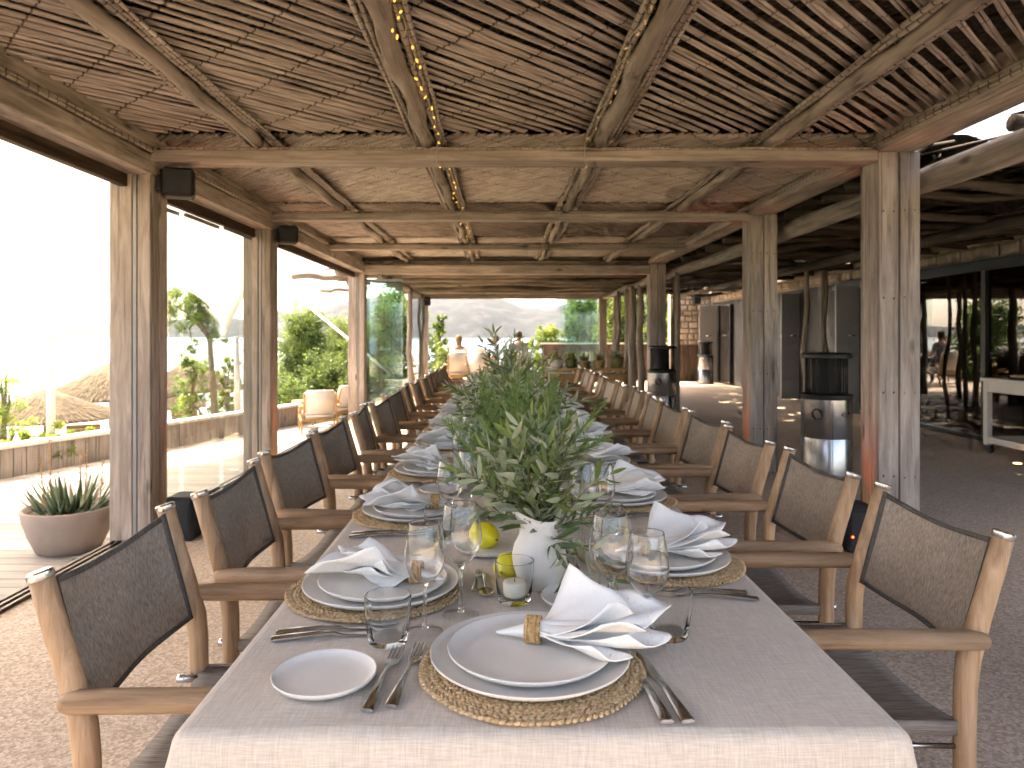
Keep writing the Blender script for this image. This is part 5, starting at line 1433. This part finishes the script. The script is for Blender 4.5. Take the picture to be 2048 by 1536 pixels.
tree_at("juniper_tree", "bushy juniper leaning against the teal glass stack", 725, 640, 15.2, 160, 22, 22000, .075, LG, .3, .1, True)
tree_at("shrub", "small green shrub against the low wall behind the post", 580, 760, 13.4, 44, 6, 3000, .05, [LG[1], LG[0], LG[2]], .1, .3, cat="shrub")
tree_at("evergreen_tree", "tall evergreen behind the teal glass screens", 795, 585, 23, 190, 16, 12000, .11, LG, .4, .2)
tree_at("evergreen_tree", "slim evergreen just inside the sea view frame", 878, 618, 25, 52, 9, 6000, .09, LG, .5, .2)
tree_at("shrub", "round shrub at the foot of the slim evergreen", 888, 690, 21, 62, 8, 5000, .07, LG, .1, .25, cat="shrub")
tree_at("lime_shrub", "bright lime green shrub behind the timber parapet", 1090, 646, 27, 90, 9, 7000, .09, LB, .3, .3, cat="shrub")
tree_at("evergreen_tree", "broad tree behind the pale far glass stack", 1165, 585, 30, 120, 12, 9000, .12, LG, .2, .3)
tree_at("evergreen_tree", "shady tree behind the crooked trunk posts", 1245, 560, 26, 150, 14, 11000, .11, [LB[0], LG[1], LG[2]], .2, .25)
tree_at("evergreen_tree", "dense tree beside the stone end wall", 1330, 545, 25, 150, 14, 11000, .11, [LG[0], LG[1], LG[2]], .2, .25)
# sea pine with a bare trunk
X, Y = (424 - VX) * 13.2 / F, 13.2; g = terr(X, Y)
tree("sea_pine", "sea pine with bare leaning trunk seen through the clear glass", (X, Y, g), [((-.55, 0, 2.35), .34), ((-.25, .1, 2.55), .36), ((-.75, -.1, 2.6), .32), ((-.1, 0, 2.2), .22), ((-.4, .2, 2.8), .3), ((.05, .1, 1.9), .15), ((-.35, 0, 1.75), .13)], 9000, .075, LG,
     [((.06, 0, -.1), .075), ((.05, 0, .6), .065), ((0, 0, 1.3), .055), ((-.04, 0, 1.9), .045), ((-.3, 0, 2.4), .025)], "trees beyond the terrace", True)
tree_at("shrub", "loose green shrub behind the pine trunk by the low wall", 385, 690, 14.8, 100, 8, 4500, .06, [LG[0], LG[1], LG[1]], .2, .2, cat="shrub")
tree_at("shrub", "yellow green shrub between the pine and the second mast", 455, 700, 15.2, 70, 6, 3000, .06, LB, .2, .2, cat="shrub")
tree_at("wispy_shrub", "tall wispy shrub at the edge of the beach view", 8, 700, 9.5, 120, 9, 3200, .06, LB, .6, .2, True, cat="shrub")
tree_at("shrub", "low lime ground shrub just behind the low wall", 75, 858, 8.3, 190, 9, 6000, .05, LB, .0, .5, r0=.16, cat="shrub")
tree_at("shrub", "low flowering shrub beside the sun lounger", 165, 858, 10.5, 110, 7, 3000, .05, LB, .0, .5, r0=.14, cat="shrub")

# ------------------------------------------------------------------ thatched parasols and loungers on the beach
strawM = mat("straw_thatch", [(.055, .038, .024), (.14, .10, .06), (.26, .19, .122)], (1, 1, 1), 30, 5, .9, .5, .01)
def parasol(px, py, Y, R_, hh, lab):
    p = at(px, py, Y); g = terr(p.x, p.y); t = thing("thatched_parasol", lab, "parasol", (p.x, p.y, g), 0, "thatched beach parasols"); top = p.z - g
    mb = MB(); mb.tube([(0, 0, -.1), (0, 0, top - .1)], [.055, .05], 10); mb.build("pole", logZ, t)
    mb = MB(); mb.lathe([(.10, top), (.16, top - .02), (R_ * .5, top - hh * .50), (R_ * .98, top - hh * .97), (R_, top - hh * 1.06), (R_ * .93, top - hh), (R_ * .5, top - hh * .56), (0, top - .1)], 32, fn=lambda q, a: Vector((q.x * (1 + .03 * noise.noise(Vector((a * 3, q.z * 5, px)))), q.y, q.z + .02 * noise.noise(Vector((a * 6, q.z * 9, px)))))); mb.build("thatch", strawM, t)
    mb = MB()
    for k in range(2600):
        a = U(0, 2 * pi); f = sqrt(U(.01, 1.0)); r_ = R_ * f; z = top - hh * f * .99; d = Vector((cos(a), sin(a), -hh / R_)).normalized(); q = Vector((cos(a) * r_, sin(a) * r_, z + .015)); s_ = Vector((-sin(a), cos(a), 0)) * U(.006, .016)
        e = q + d * U(.12, .30) + Vector((0, 0, U(-.03, .05))); mb.add([q - s_, q + s_, e], [(0, 1, 2)])
    stuff(mb.build("straw", strawM, t, smooth=False))
    for k in range(6):
        a = k * pi / 3; mb = MB(); mb.tube([(0, 0, top - .12), (cos(a) * R_ * .9, sin(a) * R_ * .9, top - hh * .98)], .022, 6); mb.build("rib", logX, t)
parasol(222, 727, 20, 1.75, .88, "thatched parasol half hidden behind the big sea side post")
parasol(92, 780, 17, 1.65, .62, "low wide thatched parasol behind the white mast")
parasol(384, 720, 22, 1.55, .85, "thatched parasol behind the pine trunk")
parasol(330, 782, 24, 1.3, .5, "thatched parasol lower on the beach beside the post")
parasol(962, 697, 50, 1.15, .62, "thatched parasol between the seated people and the sea")
slat = wood("brown_lounger_wood", [(.14, .09, .055), (.24, .16, .10), (.32, .23, .15)], 0, .7)
for (px, py, Y, rz, lab) in ((168, 868, 15.5, .5, "brown beach lounger with raised back under the thatched parasols"), (372, 838, 19, .3, "brown beach lounger behind the clear glass panes")):
    p = at(px, py, Y); g = terr(p.x, p.y); t = thing("beach_lounger", lab, "sun lounger", (p.x, p.y, g), rz, "beach loungers")
    for s_ in (-1, 1):
        mb = MB(); mb.box((s_ * .32, .5, .30), (.05, 1.4, .06), .004); mb.build("side_rail", slat, t, False)
        for y in (-.1, 1.1): mb = MB(); mb.box((s_ * .32, y, .13), (.05, .05, .30), .004); mb.build("leg", slat, t, False)
    for k in range(9): mb = MB(); mb.box((0, .05 + k * .125, .335), (.62, .10, .02), .003); mb.build("slat", slat, t, False)
    M_ = Matrix.Rotation(-.9, 3, 'X')
    for k in range(6): mb = MB(); mb.box(Vector((0, -.05, .34)) + M_ @ Vector((0, -.06 - k * .115, 0)), (.62, .10, .02), .003, M_); mb.build("back_slat", slat, t, False)

# ------------------------------------------------------------------ people on the far terrace
skinM = plain("skin", (.38, .21, .14), .5); jeans = plain("dark_trousers", (.06, .065, .09), .8)
def skin_obj(name, verts, edges, mat_, parent):
    me = bpy.data.meshes.new(name); me.from_pydata([v[0] for v in verts], edges, []); me.materials.append(mat_)
    o = put(name, me, parent)
    md = o.modifiers.new("skin", 'SKIN'); md.use_smooth_shade = True
    for i, v in enumerate(verts):
        sv = me.skin_vertices[0].data[i]; r_ = v[1]; sv.radius = r_ if isinstance(r_, tuple) else (r_, r_); sv.use_root = (i == 0)
    sb_ = o.modifiers.new("subsurf", 'SUBSURF'); sb_.levels = 1; sb_.render_levels = 2
    return o
def person(loc, rz, label, shirt, hair, long_hair, seat=.45, turn=0.0):
    """seated figure facing local +y; hips at the seat height"""
    t = thing("person", label, "person", loc, rz, "people seated on the far terrace")
    s = seat + .08
    V = [((0, 0, s), (.15, .11)), ((0, -.02, s + .17), (.13, .10)), ((0, -.03, s + .34), (.155, .11)), ((0, -.02, s + .45), (.10, .08)), ((0, 0, s + .51), .052), ((0, .012, s + .56), .052),
         ((0, .022, s + .61), (.07, .085)), ((0, .022, s + .68), (.078, .098)), ((0, .012, s + .745), (.062, .08))]
    E = [(0, 1), (1, 2), (2, 3), (3, 4), (4, 5), (5, 6), (6, 7), (7, 8)]
    for sg in (-1, 1):
        b_ = len(V)
        V += [((sg * .165, -.02, s + .43), .058), ((sg * .22, .02, s + .20), .045), ((sg * .20, .22, s + .12), .036), ((sg * .17, .32, s + .12), (.032, .02)), ((sg * .16, .39, s + .12), (.026, .013))]
        E += [(3, b_), (b_, b_ + 1), (b_ + 1, b_ + 2), (b_ + 2, b_ + 3), (b_ + 3, b_ + 4)]
        b2 = len(V)
        V += [((sg * .10, .08, s - .01), .085), ((sg * .11, .46, s + .0), .062), ((sg * .11, .50, .26), .05), ((sg * .11, .49, .08), .036), ((sg * .12, .60, .035), (.034, .03))]
        E += [(0, b2), (b2, b2 + 1), (b2 + 1, b2 + 2), (b2 + 2, b2 + 3), (b2 + 3, b2 + 4)]
    skin_obj("body", V, E, skinM, t)
    S = [((0, 0, s), (.165, .125)), ((0, -.02, s + .17), (.145, .115)), ((0, -.03, s + .34), (.17, .125)), ((0, -.02, s + .455), (.11, .09))]; SE = [(0, 1), (1, 2), (2, 3)]
    for sg in (-1, 1):
        b_ = len(S); S += [((sg * .168, -.02, s + .43), .07), ((sg * .222, .02, s + .21), .058)]; SE += [(3, b_), (b_, b_ + 1)]
    skin_obj("shirt", S, SE, shirt, t)
    T = [((0, .02, s - .01), (.165, .12))]; TE = []
    for sg in (-1, 1):
        b_ = len(T); T += [((sg * .10, .10, s - .005), .095), ((sg * .11, .46, s + .0), .074), ((sg * .11, .50, .26), .062), ((sg * .11, .49, .10), .05)]; TE += [(0, b_), (b_, b_ + 1), (b_ + 1, b_ + 2), (b_ + 2, b_ + 3)]
    skin_obj("trousers", T, TE, jeans, t)
    mb = MB(); M_ = Matrix.Rotation(turn, 3, 'Z')
    c = Vector((0, .012, s + .675))
    def cap(p, a):
        fy = sin(a); k = 1.0
        if fy > .55 and p.z < .035: k = .72
        return Vector((p.x * .86 * k, p.y * 1.06 * k - .008, p.z))
    zmin = -.06 if not long_hair else -.10
    prof = [(0, .118), (.045, .110), (.078, .085), (.096, .045), (.099, 0), (.094, zmin * .6), (.080, zmin)]
    if long_hair: prof += [(.085, -.16), (.075, -.26), (.03, -.33)]
    mb.lathe(prof, 20, c, fn=cap, M=M_); mb.build("hair", hair, t)
    mb = MB(); mb.add([M_ @ Vector(q) + c for q in ((-.012, .098, .0), (.012, .098, .0), (0, .128, -.022), (0, .10, .035), (0, .10, -.032))], [(0, 2, 3), (2, 1, 3), (0, 4, 2), (4, 1, 2)]); mb.build("nose", skinM, t)
    mb = MB()
    for sg in (-1, 1): mb = MB(); mb.lathe([(0, -.01), (.011, 0), (0, .01)], 8, M_ @ Vector((sg * .032, .100, .018)) + c); mb.build("eye", plain("eye", (.05, .035, .03), .3), t)
    for sg in (-1, 1): mb = MB(); mb.lathe([(0, -.028), (.014, -.01), (.016, .012), (0, .03)], 8, M_ @ Vector((sg * .088, .0, -.005)) + c); mb.build("ear", skinM, t)
    mb = MB(); mb.box(M_ @ Vector((0, .104, -.052)) + c, (.042, .012, .012), .003); mb.build("mouth", plain("lips", (.42, .16, .13), .5), t, False)
hb = mat("blond_hair", [(.13, .08, .04), (.26, .17, .09)], (20, 20, 2), 4); hbr = mat("brown_hair", [(.035, .022, .014), (.075, .048, .03)], (20, 20, 2), 4)
person((-1.12, 18.80, 0), .15, "person with long blond hair seen from behind in a lounge chair", plain("white_blouse", (.70, .68, .66), .85), hb, True, .47)
person((-.18, 20.2, 0), 1.5, "person with short brown hair in a blue shirt seen sideways", plain("blue_shirt", (.30, .40, .58), .85), hbr, False, .47)
c = copy_tree(l0); c.location = (-.22, 20.2, 0); c.rotation_euler = (0, 0, 1.5); c.scale = (1, 1, 1); c["label"] = "beige lounge chair holding the person in the blue shirt"
person((.45, 19.25, 0), -.1, "person with brown hair seen from behind above the herb bouquets", plain("slate_shirt", (.16, .18, .20), .85), hbr, False, .58)
mb = MB(); mb.box((-.3, 22.6, -.10), (7.0, 2.4, .18)); struct(mb.build("floor", floorM, smooth=False))

# ------------------------------------------------------------------ haze
mb = MB(); mb.box((0, 2600, 110), (9000, 5600, 232)); hz = mb.build("haze", plain("tmp_air", (1, 1, 1)), smooth=False); stuff(hz)
m = bpy.data.materials.new("haze_air"); m.use_nodes = True; nt = m.node_tree; nt.nodes.clear()
o_ = nt.nodes.new("ShaderNodeOutputMaterial"); pv = nt.nodes.new("ShaderNodeVolumePrincipled")
pv.inputs["Color"].default_value = (.74, .79, 1.0, 1); pv.inputs["Density"].default_value = .00005; pv.inputs["Anisotropy"].default_value = .0
nt.links.new(pv.outputs[0], o_.inputs["Volume"]); hz.data.materials.clear(); hz.data.materials.append(m)
